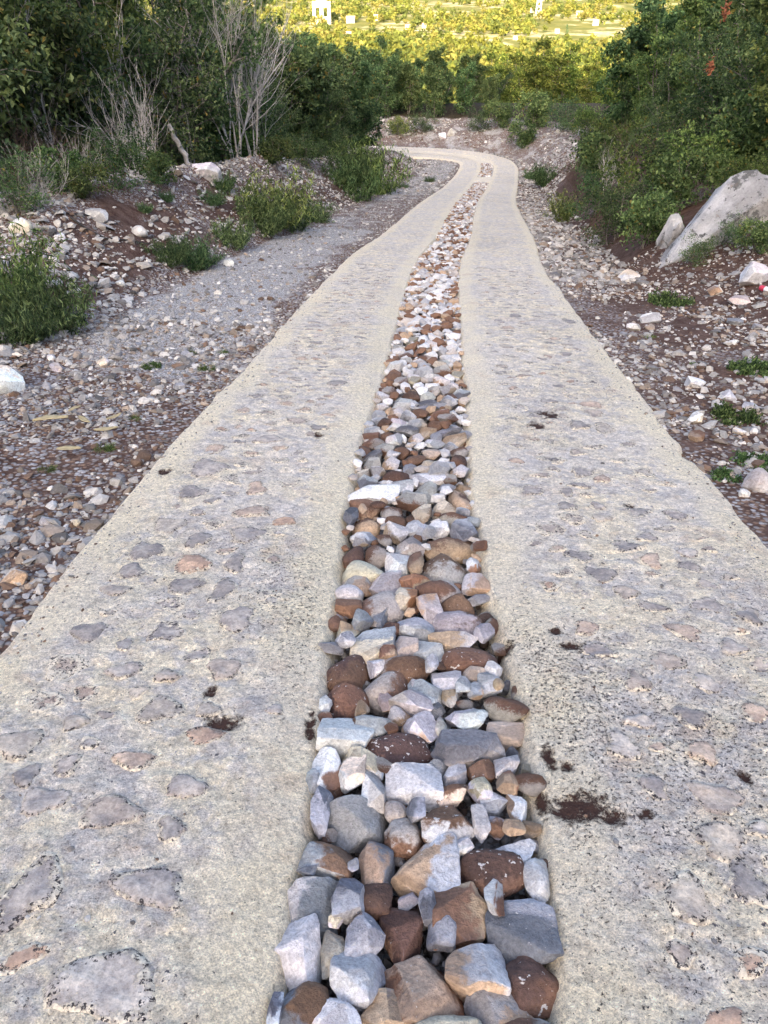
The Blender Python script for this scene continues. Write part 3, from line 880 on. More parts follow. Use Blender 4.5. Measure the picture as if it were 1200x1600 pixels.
STRIP_GROUP = 'loose stones filling the strip between the lanes'
strip_occ = []
def strip_stone(px, py, wp, hp, ca, cb, angular, fleck, bias, label, seed, axis_=None, lift=0.0):
    p, t = on_plane(px, py + hp * 0.06, 0.0)
    dist = np.linalg.norm(p - CAMP)
    ang = math.asin(min(1, CAM_Z * math.cos(R(10)) / dist))
    wid = wp / FPX * t * 1.10
    full = hp / FPX * t * 1.10
    # image height = along * sin + thick * cos
    thick = 0.62 * min(wid, full)
    along = max((full - 0.45 * thick * math.cos(ang)) / math.sin(ang), 0.45 * wid)
    along = min(along, wid * 2.4)
    thick = min(0.75 * min(wid, along), 0.13)
    me = stone_mesh(seed, (wid, along, thick), 4 if (py > 1080 and wp > 52) else 3, ca, cb, angular, fleck, bias, axis_=axis_)
    rng = np.random.RandomState(seed)
    top = rng.uniform(-0.012, 0.022) + lift - 0.012
    u0, s0, z0 = nearest([p[0]], [p[1]])
    o = obj('loose_stone', me, M_STONE, loc=(p[0], p[1], z0[0] + top - thick / 2),
            rot=(-R(10) + rng.uniform(-.12, .12), rng.uniform(-.15, .15), rng.uniform(-.06, .06)))
    tag(o, label, 'stone', STRIP_GROUP)
    strip_occ.append((s0[0], u0[0], wid / 2, along / 2))
    return o

def fa(c): return (400 + c[0] / 2.4, 1100 + c[1] / 2.4, c[2] / 2.4, c[3] / 2.4)
def fb(c): return (400 + c[0] / 2.4, 600 + c[1] / 2.4, c[2] / 2.4, c[3] / 2.4)
# (cx, cy, w, h), colour a, colour b, angular, flecks, bias, label
A = [
 ((330, 75, 200, 150), 'pale', 'tan', .95, 0, .35, 'pale grey three-cornered stone with a tan lower edge by the left lane'),
 ((430, 40, 150, 90), 'brown', 'grey', .6, .3, .5, 'half brown half grey stone behind the pale three-cornered one'),
 ((535, 130, 250, 140), 'dbrown', 'brown', .45, .7, .5, 'large dark brown rounded stone with white flecks above the white slab'),
 ((615, 55, 140, 110), 'pale', 'tan', .85, 0, .4, 'pale grey block with a rusty lower edge behind the dark brown stone'),
 ((695, 50, 45, 70), 'tgrey', 'tgrey', .5, 0, .5, 'small grey-brown pebble squeezed upright between two pale blocks'),
 ((795, 30, 150, 80), 'pale', 'pale', .9, 0, .5, 'pale grey blocky stone behind the stone with dark broken faces'),
 ((800, 130, 265, 130), 'tgrey', 'dgrey', .6, 0, .45, 'broad grey cobble with dark broken faces by the right lane'),
 ((265, 215, 130, 165), 'white', 'brown', .85, 0, .35, 'white upright block with a brown left corner'),
 ((395, 185, 150, 110), 'white', 'cream', .9, 0, .5, 'whitish wedge lying right of the white upright block'),
 ((360, 235, 95, 115), 'pale', 'cream', .9, 0, .4, 'pale narrow wedge pointing at the big blue-grey slab'),
 ((440, 290, 90, 150), 'pale', 'tgrey', .9, 0, .4, 'pale split stone leaning on the blue-grey slab from behind'),
 ((595, 255, 205, 145), 'white', 'white', 1.0, 0, .3, 'bright white flat angular slab, whitest of the near stones'),
 ((745, 225, 95, 90), 'pale', 'pale', .9, 0, .5, 'small pale grey stone right of the bright white slab'),
 ((945, 200, 95, 95), 'pale', 'grey', .9, .2, .4, 'small bluish white lump touching the right lane edge'),
 ((850, 215, 115, 85), 'brown', 'brown', .6, .3, .5, 'small brown stone left of the bluish white lump'),
 ((845, 290, 90, 90), 'cream', 'pale', .7, 0, .5, 'small cream stone below the little brown one'),
 ((940, 270, 80, 80), 'tan', 'brown', .6, 0, .5, 'small rusty tan stone below the bluish white lump'),
 ((985, 355, 72, 100), 'tan', 'pale', .75, 0, .45, 'tan wedge resting against the right lane edge'),
 ((895, 330, 100, 80), 'pale', 'pale', .95, 0, .5, 'pale grey shard among the small stones on the right'),
 ((735, 300, 130, 75), 'brown', 'cream', .6, .2, .55, 'brown and cream stone below the small pale grey one'),
 ((720, 415, 190, 190), 'brown', 'pale', .6, .8, .38, 'brown stone with many white chips, grey on its right side'),
 ((845, 420, 62, 160), 'grey', 'pale', .95, 0, .5, 'thin grey shard standing right of the chipped brown stone'),
 ((915, 420, 90, 75), 'pale', 'brown', .9, 0, .3, 'white-topped angular stone with a brown underside'),
 ((968, 445, 80, 60), 'tan', 'tan', .6, 0, .5, 'small tan stone tucked against the right lane'),
 ((245, 370, 78, 200), 'dgrey', 'grey', .9, 0, .5, 'long dark grey stone lying along the left lane edge'),
 ((213, 265, 52, 75), 'grey', 'grey', .9, 0, .5, 'small grey stone above the long dark grey one'),
 ((380, 380, 228, 205), 'grey', 'grey', 1.0, 0, .5, 'big blue-grey angular slab near the left lane'),
 ((525, 360, 85, 80), 'tgrey', 'brown', .35, 0, .5, 'small round brown cobble below the bright white slab'),
 ((600, 385, 70, 85), 'grey', 'dgrey', .95, 0, .5, 'small grey shard right of the round brown cobble'),
 ((555, 450, 138, 132), 'brown', 'tgrey', .4, .35, .4, 'rounded tan-brown cobble below the small round one'),
 ((240, 550, 220, 168), 'grey', 'brown', .8, 0, .35, 'flat grey-topped stone with a brown underside at the left lane'),
 ((450, 562, 128, 182), 'tan', 'dgrey', .8, 0, .5, 'upright block, tan above and dark grey below'),
 ((640, 575, 245, 240), 'tan', 'grey', .7, .2, .28, 'large tan stone with a round grey patch on top'),
 ((780, 512, 72, 55), 'pale', 'pale', .9, 0, .5, 'small pale pebble above the large tan stone'),
 ((890, 582, 242, 192), 'dbrown', 'brown', .35, .75, .5, 'large dark brown dome-shaped stone with white specks'),
 ((975, 520, 165, 110), 'white', 'pale', .75, 0, .4, 'long white stone behind the dark brown dome'),
 ((1055, 625, 92, 148), 'pale', 'tgrey', .5, 0, .4, 'pale oval stone upright against the right lane'),
 ((190, 612, 75, 40), 'grey', 'dgrey', .7, 0, .5, 'little grey pebble under the brown-bottomed stone'),
 ((365, 598, 40, 45), 'grey', 'grey', .8, 0, .5, 'tiny grey chip between two stones near the left'),
 ((190, 735, 225, 195), 'grey', 'dgrey', .75, 0, .5, 'blue-grey broken cobble at the left lane edge'),
 ((350, 705, 130, 160), 'pale', 'dgrey', .9, 0, .4, 'pale grey broken face beside the blue-grey cobble'),
 ((435, 690, 150, 130), 'brown', 'dbrown', .45, .15, .5, 'brown rounded back of a split cobble'),
 ((300, 778, 56, 76), 'cream', 'pale', .8, 0, .5, 'tiny cream chip lying on the blue-grey cobbles'),
 ((150, 888, 168, 235), 'pale', 'grey', .9, 0, .4, 'tall pale grey angular stone at the left edge'),
 ((295, 898, 108, 158), 'cream', 'tgrey', .55, .1, .45, 'small cream block between grey stones'),
 ((410, 838, 142, 168), 'grey', 'brown', .85, .5, .38, 'grey stone with a brown and white mottled corner'),
 ((550, 805, 158, 220), 'dbrown', 'brown', .85, .2, .5, 'dark red-brown angular block in the middle of the strip'),
 ((645, 732, 68, 115), 'dgrey', 'grey', .7, 0, .5, 'narrow dark grey stone right of the red-brown block'),
 ((700, 822, 115, 125), 'grey', 'dgrey', .75, 0, .5, 'dark grey stone tucked under the tan slab'),
 ((770, 748, 200, 235), 'tan', 'brown', .95, .1, .55, 'tan-brown slab with a pale left side, leaning'),
 ((895, 705, 68, 152), 'pale', 'brown', .85, 0, .35, 'narrow pale stone standing between slab and big grey stone'),
 ((1010, 812, 250, 255), 'grey', 'dgrey', .95, .25, .42, 'large blue-grey angular stone against the right lane'),
 ((385, 985, 208, 225), 'pale', 'grey', 1.0, 0, .5, 'pale grey peaked stone with sharp facets'),
 ((630, 1018, 275, 292), 'orange', 'tan', .8, .3, .4, 'biggest orange-brown blocky stone in the foreground'),
 ((825, 952, 228, 210), 'pale', 'tan', .65, 0, .45, 'smooth grey block with a tan base beside the orange-brown one'),
 ((1050, 1002, 228, 218), 'brown', 'dbrown', .5, .6, .5, 'rounded brown stone with cream specks by the right lane'),
 ((170, 1085, 192, 215), 'brown', 'dgrey', .65, .1, .45, 'brown stone with a dark grey upper corner at lower left'),
 ((285, 1145, 212, 160), 'white', 'pale', .75, .1, .4, 'white pitted stone at the bottom left'),
 ((490, 1125, 205, 175), 'tgrey', 'tan', .75, .1, .5, 'greyish tan block left of the orange-brown stone'),
 ((925, 1112, 252, 185), 'tgrey', 'tan', .65, .15, .45, 'grey-tan rounded stone at lower right'),
 ((720, 1190, 275, 110), 'cream', 'tan', .5, 0, .5, 'cream stone cut by the bottom of the picture'),
 ((1020, 1195, 235, 110), 'tgrey', 'brown', .5, .2, .5, 'grey and brown stone cut by the bottom right of the strip'),
 ((70, 1130, 55, 130), 'dgrey', 'grey', .8, 0, .5, 'dark grey sliver wedged at the lower left lane edge'),
]
sd = 1000
for c, ca, cb, an, fl, bi, lab in A:
    x, y, w_, h_ = fa(c)
    strip_stone(x, y, w_, h_, ca, cb, an, fl, bi, lab, sd); sd += 1
Bs = [
 ((335, 1035, 182, 152), 'dbrown', 'brown', .45, .4, 'dark brown boulder-like stone, upper of two by the left lane'),
 ((335, 1142, 165, 122), 'dbrown', 'brown', .45, .5, 'dark brown boulder-like stone, lower of two by the left lane'),
 ((245, 1172, 72, 62), 'pale', 'grey', .9, 0, 'small pale stone left of the lower dark brown stone'),
 ((292, 870, 58, 52), 'brown', 'dbrown', .4, 0, 'small dark brown pebble at the left lane edge'),
 ((345, 895, 82, 62), 'cream', 'tan', .8, 0, 'cream angular stone beside the dark brown pebble'),
 ((335, 942, 74, 52), 'grey', 'pale', .8, 0, 'small grey stone above the two dark brown ones'),
 ((435, 950, 168, 132), 'grey', 'cream', .95, 0, 'grey angular slab with a cream right corner'),
 ((505, 886, 64, 72), 'dbrown', 'brown', .6, 0, 'small dark brown wedge in the middle'),
 ((495, 985, 64, 42), 'brown', 'tan', .6, 0, 'small brown chip below the cream-cornered slab'),
 ((400, 858, 74, 74), 'grey', 'dgrey', .8, 0, 'small blue-grey stone near the left'),
 ((460, 850, 74, 72), 'tgrey', 'dgrey', .8, 0, 'small grey-tan stone below the mottled cobble'),
 ((470, 795, 155, 122), 'tgrey', 'brown', .5, .4, 'mottled tan cobble with brown blotches'),
 ((562, 775, 86, 84), 'cream', 'orange', .7, 0, 'cream and rust stone right of the mottled cobble'),
 ((400, 668, 158, 92), 'tgrey', 'cream', .5, .2, 'broad pale tan cobble on the left'),
 ((347, 755, 104, 68), 'pale', 'tgrey', .35, 0, 'smooth pale grey pebble at the left lane edge'),
 ((385, 715, 130, 74), 'tgrey', 'tan', .6, 0, 'grey-tan stone above the smooth pale pebble'),
 ((485, 715, 112, 110), 'tgrey', 'pale', .6, 0, 'grey-tan stone left of the pale upright block'),
 ((345, 808, 94, 56), 'dgrey', 'brown', .6, 0, 'dark grey pebble below the smooth pale one'),
 ((530, 640, 98, 118), 'pale', 'pale', .9, 0, 'pale grey upright block in the middle'),
 ((597, 645, 60, 88), 'tan', 'brown', .5, 0, 'tan pebble right of the pale upright block'),
 ((590, 712, 124, 58), 'orange', 'tan', .8, 0, 'flat orange-brown stone in the middle'),
 ((710, 648, 190, 138), 'brown', 'tgrey', .4, .5, 'largest brown mottled cobble of the middle stretch'),
 ((730, 570, 184, 94), 'brown', 'tan', .5, .1, 'brown rounded stone behind the largest brown cobble'),
 ((690, 745, 176, 84), 'brown', 'tgrey', .5, .1, 'flat brown stone in front of the largest brown cobble'),
 ((758, 788, 124, 84), 'brown', 'dbrown', .5, .2, 'brown stone right of the flat brown one'),
 ((762, 856, 182, 98), 'brown', 'tgrey', .4, .4, 'brown oval cobble near the right lane'),
 ((822, 715, 98, 84), 'pale', 'tan', .85, 0, 'pale stone with a tan corner at the right lane'),
 ((820, 650, 52, 62), 'white', 'orange', .7, 0, 'tiny white and rust stone at the right lane edge'),
 ((745, 925, 176, 78), 'pale', 'tan', .85, .1, 'pale grey slab above the right-hand brown oval'),
 ((640, 962, 134, 112), 'pale', 'grey', .95, 0, 'pale grey angular stone right of centre'),
 ((560, 950, 94, 84), 'pale', 'tgrey', .95, 0, 'pale broken stone left of the angular one'),
 ((858, 912, 74, 62), 'grey', 'dgrey', .8, 0, 'grey stone against the right lane above the brown oval'),
 ((800, 992, 206, 112), 'brown', 'dbrown', .4, .5, 'large brown oval stone touching the right lane'),
 ((605, 872, 134, 94), 'pale', 'grey', 1., 0, 'cluster-like pale shard in the middle'),
 ((655, 812, 94, 104), 'tgrey', 'tan', .6, 0, 'tan stone left of the brown pair'),
 ((562, 1030, 184, 94), 'brown', 'tgrey', .45, .3, 'tan-brown cobble behind the mottled grey one'),
 ((490, 1092, 184, 134), 'tgrey', 'brown', .45, .4, 'mottled grey and brown cobble left of centre'),
 ((450, 1030, 64, 54), 'grey', 'pale', .9, 0, 'small grey stone right of the upper dark brown one'),
 ((660, 1030, 48, 58), 'grey', 'grey', .7, 0, 'small grey pebble between tan cobble and pale block'),
 ((722, 1075, 114, 94), 'pale', 'grey', .95, 0, 'pale grey block right of centre'),
 ((645, 1122, 134, 104), 'grey', 'pale', .9, 0, 'grey angular stone below the small grey pebble'),
 ((782, 1110, 64, 64), 'grey', 'grey', .8, 0, 'small grey stone right of the pale grey block'),
 ((822, 1122, 54, 74), 'grey', 'tan', .7, 0, 'narrow grey stone with a tan side'),
 ((880, 1097, 84, 84), 'pale', 'grey', .9, 0, 'pale grey stone near the right lane below the brown oval'),
 ((892, 1045, 64, 54), 'white', 'tan', .8, 0, 'small white stone with a tan end at the right lane'),
 ((912, 1112, 44, 44), 'tan', 'tan', .5, 0, 'little tan pebble at the right lane'),
 ((580, 1165, 154, 94), 'pale', 'tgrey', .85, 0, 'pale stone below the mottled grey and brown cobble'),
 ((490, 1152, 64, 84), 'tgrey', 'tan', .7, 0, 'small tan stone left of the pale one'),
 ((730, 1140, 64, 64), 'pale', 'tan', .8, 0, 'small pale stone below the pale grey block'),
 ((412, 500, 104, 74), 'brown', 'tan', .45, .2, 'brown rounded stone with a tan top near the left lane'),
 ((355, 480, 54, 64), 'dgrey', 'dgrey', .7, 0, 'dark grey stone touching the left lane'),
 ((402, 547, 94, 48), 'pale', 'grey', .8, 0, 'flat pale grey stone below the tan-topped brown one'),
 ((360, 620, 84, 78), 'dbrown', 'brown', .4, 0, 'dark brown smooth pebble at the left lane edge'),
 ((440, 385, 200, 84), 'white', 'pale', 1., 0, 'flat white slab, the whitest of the middle stretch'),
 ((405, 425, 114, 64), 'brown', 'tan', .5, .1, 'brown stone under the flat white slab'),
 ((540, 365, 94, 52), 'grey', 'pale', .9, 0, 'flat grey stone right of the flat white slab'),
 ((640, 330, 160, 44), 'pale', 'grey', .9, 0, 'long pale thin slab across the middle'),
 ((525, 325, 104, 54), 'brown', 'dbrown', .5, .2, 'brown rounded stone above the flat white slab'),
 ((635, 380, 84, 84), 'tgrey', 'brown', .6, .2, 'tan stone in the middle below the long thin slab'),
 ((765, 408, 78, 84), 'brown', 'tan', .5, .3, 'brown stone by the right lane below the thin slab'),
 ((605, 515, 84, 64), 'pale', 'grey', .9, 0, 'pale grey wedge right of centre in the middle stretch'),
 ((690, 512, 78, 44), 'white', 'pale', .8, 0, 'small white flat stone above the brown rounded ones'),
 ((780, 525, 94, 74), 'grey', 'dgrey', .9, 0, 'blue-grey stone at the right lane in the middle stretch'),
 ((575, 580, 104, 74), 'tgrey', 'grey', .7, 0, 'tan-grey stone behind the pale upright block'),
]
for c, ca, cb, an, fl, lab in Bs:
    x, y, w_, h_ = fb(c)
    strip_stone(x, y, w_, h_, ca, cb, an, fl, .45, lab, sd); sd += 1

def free_spot(s, u, a, b, k=0.80):
    for (s2, u2, a2, b2) in strip_occ:
        if abs(s - s2) > 0.5: continue
        if ((u - u2) / ((a + a2) * k)) ** 2 + ((s - s2) / ((b + b2) * k)) ** 2 < 1: return False
    return True
KINDS = [('brown', 'dbrown', .45, .4, 'brown rounded'), ('brown', 'tgrey', .5, .2, 'mottled brown'), ('tan', 'cream', .6, .1, 'tan'), ('grey', 'dgrey', .9, 0, 'blue-grey angular'),
         ('pale', 'grey', .9, 0, 'pale grey angular'), ('pale', 'tan', .8, 0, 'pale grey and tan'), ('white', 'pale', .95, 0, 'whitish flat'), ('tgrey', 'brown', .6, .2, 'grey-brown')]
KP = [.13, .11, .13, .14, .18, .14, .04, .13]
# shared prototypes for the middle and far stretch
proto = {}
for ki, (ca, cb, an, fl, _n) in enumerate(KINDS):
    for v in range(4):
        proto[(ki, v)] = stone_mesh(3000 + ki * 10 + v, (1, 1, 1), 3, ca, cb, an, fl)
rng = np.random.RandomState(77)
rest = []     # (s,u,a,b,kind,variant)
n_ind = 0; IND_MAX = 300 - len(A) - len(Bs)
def zone(y):
    return 'just beyond the near stones' if y < 4.2 else ('in the middle distance' if y < 8 else 'far along the strip')
cands = []
for phase, (rmin, rmax, tries) in enumerate(((0.05, 0.08, 6000), (0.032, 0.05, 9000), (0.02, 0.032, 9000))):
    for _ in range(tries):
        ys = rng.uniform(0.3, 46) if phase < 2 else rng.uniform(0.3, 14)
        if rng.rand() < 0.5: ys = rng.uniform(0.3, 12)
        s = S0 + ys
        if any(a - .05 < s < b + .05 for a, b in BEAMS): continue
        a = rng.uniform(rmin, rmax) * rng.uniform(.8, 1.25); b = rng.uniform(rmin, rmax)
        lo, hi = med_l(ys) - 0.03 + a * .8, med_r(ys) + 0.03 - a * .8
        if lo >= hi: continue
        u = rng.uniform(lo, hi)
        if not free_spot(s, u, a, b): continue
        strip_occ.append((s, u, a, b))
        cands.append((s, u, a, b, rng.choice(len(KINDS), p=KP), rng.randint(4)))
def strip_top(u, ys):
    c = (med_l(ys) + med_r(ys)) / 2
    return -0.012 + 0.02 * (1 - min(1, abs(u - c) / 0.3) ** 2)
def seen_size(c):
    return min(c[2], c[3]) * 2 / max(c[0] - S0, .8)
cands.sort(key=lambda c: -seen_size(c))
for i, (s, u, a, b, ki, v) in enumerate(cands):
    ys = s - S0
    x, y, z = at_su(s, u)
    th = min(a, b) * rng.uniform(1.1, 1.6)
    top = strip_top(u, ys) + rng.uniform(-0.02, 0.025) - (0.03 if max(a, b) < 0.035 else 0)
    T = (x, y, z + top - th / 2)
    rot = (rng.uniform(-.3, .3) - R(9), rng.uniform(-.3, .3), rng.uniform(-.5, .5) if max(a, b) > .045 else rng.uniform(0, 6.28))
    if i < IND_MAX:
        o = obj('loose_stone', proto[(ki, v)], M_STONE, loc=T, rot=rot, scale=(2 * a, 2 * b, th))
        side = 'beside the left lane' if u < -0.22 else ('beside the right lane' if u > 0.09 else 'in the middle')
        size = 'large' if max(a, b) > 0.065 else ('small' if max(a, b) < 0.045 else 'medium')
        tag(o, f'{size} {KINDS[ki][4]} stone {side}, {zone(ys)}', 'stone', STRIP_GROUP)
    else:
        rest.append((T, rot, (a, b, th / 2), ki))
print('strip stones', len(A) + len(Bs), len(cands), len(rest))

# joined scatter of many low-poly stones
LOW = [rock_shape(4000 + k, 1, .9, 10, 0.05) for k in range(14)]
def rot_mats(e):
    e = np.asarray(e)
    cx, sx = np.cos(e[:, 0]), np.sin(e[:, 0]); cy_, sy = np.cos(e[:, 1]), np.sin(e[:, 1]); cz, sz = np.cos(e[:, 2]), np.sin(e[:, 2])
    M = np.empty((len(e), 3, 3))
    M[:, 0, 0] = cy_ * cz; M[:, 0, 1] = sx * sy * cz - cx * sz; M[:, 0, 2] = cx * sy * cz + sx * sz
    M[:, 1, 0] = cy_ * sz; M[:, 1, 1] = sx * sy * sz + cx * cz; M[:, 1, 2] = cx * sy * sz - sx * cz
    M[:, 2, 0] = -sy; M[:, 2, 1] = sx * cy_; M[:, 2, 2] = cx * cy_
    return M
OCTA_D, OCTA_F = ICO[1]
ICO0 = None
def ico0():
    t = (1 + 5 ** .5) / 2
    V = np.array([(-1, t, 0), (1, t, 0), (-1, -t, 0), (1, -t, 0), (0, -1, t), (0, 1, t), (0, -1, -t), (0, 1, -t), (t, 0, -1), (t, 0, 1), (-t, 0, -1), (-t, 0, 1)], float)
    F = np.array([(0, 11, 5), (0, 5, 1), (0, 1, 7), (0, 7, 10), (0, 10, 11), (1, 5, 9), (5, 11, 4), (11, 10, 2), (10, 7, 6), (7, 1, 8), (3, 9, 4), (3, 4, 2), (3, 2, 6), (3, 6, 8), (3, 8, 9), (4, 9, 5), (2, 4, 11), (6, 2, 10), (8, 6, 7), (9, 8, 1)])
    return V / np.linalg.norm(V[0]), F
I0V, I0F = ico0()
LOW0 = []
for k in range(16):
    r_ = np.random.RandomState(k + 9)
    LOW0.append((I0V * (1 + 0.35 * (r_.rand(12, 1) - .5)) + 0.12 * r_.randn(12, 3), I0F))
def scatter(name, pos, rot, half, cols, label, cat=None, kind='stuff', parent=None):
    pos = np.asarray(pos); half = np.asarray(half); cols = np.asarray(cols)
    M = rot_mats(rot)
    n = len(pos)
    pick = np.random.RandomState(n).randint(0, len(LOW0), n)
    base = np.stack([LOW0[k][0] for k in range(len(LOW0))])[pick]      # n,12,3
    P = np.einsum('nij,nvj->nvi', M, base * half[:, None, :]) + pos[:, None, :]
    F = (I0F[None] + 12 * np.arange(n)[:, None, None]).reshape(-1, 3)
    PF = P.reshape(-1, 3)
    nz = np.cross(PF[F[:, 1]] - PF[F[:, 0]], PF[F[:, 2]] - PF[F[:, 0]])
    F = F[nz[:, 2] > -0.55 * np.linalg.norm(nz, axis=1)]            # the buried underside is left open
    me = mesh_np(name, PF, F, smooth=False)
    attr_c(me, 'col', np.repeat(cols, 12, 0))
    o = obj(name, me, M_GRAV, parent)
    tag(o, label, cat, kind=kind)
    return o
if rest:
    cc = []
    for r_ in rest:
        k = KINDS[r_[3]]
        cc.append(np.array(C_[k[0]]) * rng.uniform(.85, 1.15))
    scatter('strip_stones', [r_[0] for r_ in rest], [r_[1] for r_ in rest], [r_[2] for r_ in rest], cc,
            'small far stones filling the strip between the concrete lanes', 'stones')
# fine gravel bed under the strip
n = 6500
ys = 0.2 + 13.8 * rng.rand(n) ** 1.5
u = med_l(ys) - .03 + (med_r(ys) - med_l(ys) + .06) * rng.rand(n)
x, y, z = at_su(S0 + ys, u)
hz = rng.uniform(0.006, 0.020, (n, 1)) * rng.uniform(.7, 1.3, (n, 3))
cc = np.array([(0.22, 0.21, 0.20), (0.14, 0.12, 0.10), (0.30, 0.28, 0.27), (0.10, 0.07, 0.055)])[rng.randint(0, 4, n)] * rng.uniform(.7, 1.2, (n, 1))
scatter('strip_gravel', np.stack([x, y, z - 0.10 + rng.uniform(-.03, .02, n)], 1), rng.uniform(0, 6.28, (n, 3)), hz, cc, 'fine gravel down between the strip stones', 'gravel')

# ------------------------------------------------------------------ gravel and rubble beside the track
GC = np.array([(0.46, 0.45, 0.44), (0.34, 0.335, 0.335), (0.58, 0.56, 0.53), (0.22, 0.21, 0.205), (0.38, 0.315, 0.26), (0.20, 0.135, 0.10), (0.72, 0.70, 0.68), (0.31, 0.315, 0.345)])
def gravel(name, n, ys_fn, u_fn, size_fn, label, cprob, seed, keep=None, sink=0.25):
    rng = np.random.RandomState(seed)
    ys = ys_fn(rng, n); u = u_fn(rng, n, ys)
    if keep is not None:
        k = keep(ys, u, rng); ys, u = ys[k], u[k]
    n = len(ys)
    x, y, _ = at_su(S0 + ys, u)
    z = H(x, y)
    r = size_fn(rng, n, ys, u)
    half = r[:, None] * rng.uniform(.65, 1.35, (n, 3)); half[:, 2] *= 0.5
    ci = rng.choice(len(GC), n, p=cprob)
    cols = GC[ci] * np.array((1.02, 1.0, .95)) * rng.uniform(.5, 1.08, (n, 1))
    rot = np.stack([rng.normal(0, .35, n), rng.normal(0, .35, n), rng.uniform(0, 6.28, n)], 1)
    return scatter(name, np.stack([x, y, z + half[:, 2] * sink], 1), rot, half, cols, label, 'gravel')
pw = lambda a, b, e: (lambda rng, n: a + (b - a) * rng.rand(n) ** e)
def lognorm(m, sg, lo, hi):
    return lambda rng, n, ys, u: np.clip(m * np.exp(rng.normal(0, sg, n)), lo, hi)
def patch(thr, sc, seed):
    def f(ys, u, rng):
        x, y, _ = at_su(S0 + ys, u)
        return n2(x, y, sc, seed, 3) + rng.normal(0, .05, len(ys)) > thr
    return f
gravel('shoulder_gravel', 19000, pw(1.2, 7.4, 1.4), lambda r, n, y: -1.50 - 2.4 * r.rand(n), lognorm(0.0102, .66, .004, .05), 'loose grey and brown gravel on the left shoulder',
       [.2, .18, .12, .15, .12, .13, .04, .06], 1, patch(-0.2, 1.1, 81))
gravel('shoulder_gravel', 10000, pw(7, 34, 1.5), lambda r, n, y: -1.52 - 2.2 * r.rand(n), lognorm(0.0105, .65, .004, .05), 'fine grey gravel on the far left shoulder',
       [.26, .16, .2, .08, .10, .06, .10, .04], 2)
gravel('berm_rubble', 22000, pw(4.5, 44, 1.5), lambda r, n, y: -3.45 - 3.2 * r.rand(n) ** 0.9, lognorm(0.025, .55, .011, .11), 'white and grey broken stone of the rubble berm on the left',
       [.24, .12, .22, .05, .10, .07, .17, .03], 3, patch(-0.10, 0.8, 83))
gravel('shoulder_gravel', 15000, pw(2.2, 13, 1.4), lambda r, n, y: 1.50 + 3.2 * r.rand(n) ** 1.15, lognorm(0.0145, .58, .006, .06), 'stony rubble on the right shoulder',
       [.2, .14, .17, .1, .14, .13, .09, .03], 4, patch(-0.09, 1.0, 84))
gravel('bank_rubble', 11000, pw(11, 56, 1.1), lambda r, n, y: 1.52 + (1.4 + 4.2 * sstep(30, 44, y)) * r.rand(n), lognorm(0.030, .5, .013, .09), 'broken stone along the foot of the right bank and round the bend',
       [.26, .2, .18, .1, .10, .06, .08, .02], 5, patch(-0.13, 0.8, 85))
gravel('bank_rubble', 5500, pw(38, 66, 1.0), lambda r, n, y: 1.6 + 5.5 * r.rand(n), lognorm(0.05, .45, .02, .14), 'pale broken stone on the bank outside the far bend',
       [.28, .16, .25, .05, .10, .04, .10, .02], 15, patch(-0.16, 0.7, 86))
gravel('shoulder_gravel', 3500, pw(30, 52, 1.0), lambda r, n, y: -1.6 - 3.0 * r.rand(n), lognorm(0.032, .5, .014, .09), 'pale gravel of the clearing inside the far bend',
       [.3, .2, .22, .08, .08, .02, .06, .04], 16)
# crumbs and chips lying on the concrete
gravel('lane_chips', 1500, pw(0.8, 10, 1.3), lambda r, n, y: np.where(r.rand(n) < .5, np.where(r.rand(n) < .55, r.uniform(-1.53, -1.38, n), r.uniform(-1.5, -.45, n)), np.where(r.rand(n) < .55, r.uniform(1.38, 1.53, n), r.uniform(.3, 1.5, n))), lognorm(0.0045, .4, .002, .012), 'small chips scattered on the concrete',
       [.2, .2, .1, .2, .1, .15, .02, .03], 6)
lc = bpy.data.objects['lane_chips']
co = np.empty(len(lc.data.vertices) * 3, np.float32); lc.data.vertices.foreach_get('co', co); co = co.reshape(-1, 12, 3)
cen = co.mean(1)
uu, ss_, _ = nearest(cen[:, 0], cen[:, 1])
znew = np.empty(len(cen))
for side in (-1, 1):
    k = np.sign(uu) == side
    s1, uL, uR = LANES[side]
    znew[k] = lane_surface(ss_[k], uu[k], np.interp(ss_[k], s1, uL), np.interp(ss_[k], s1, uR), 0, side)[2]
co[:, :, 2] += (znew + 0.002 - cen[:, 2])[:, None]
lc.data.vertices.foreach_set('co', co.ravel().astype(np.float32)); lc.data.update()

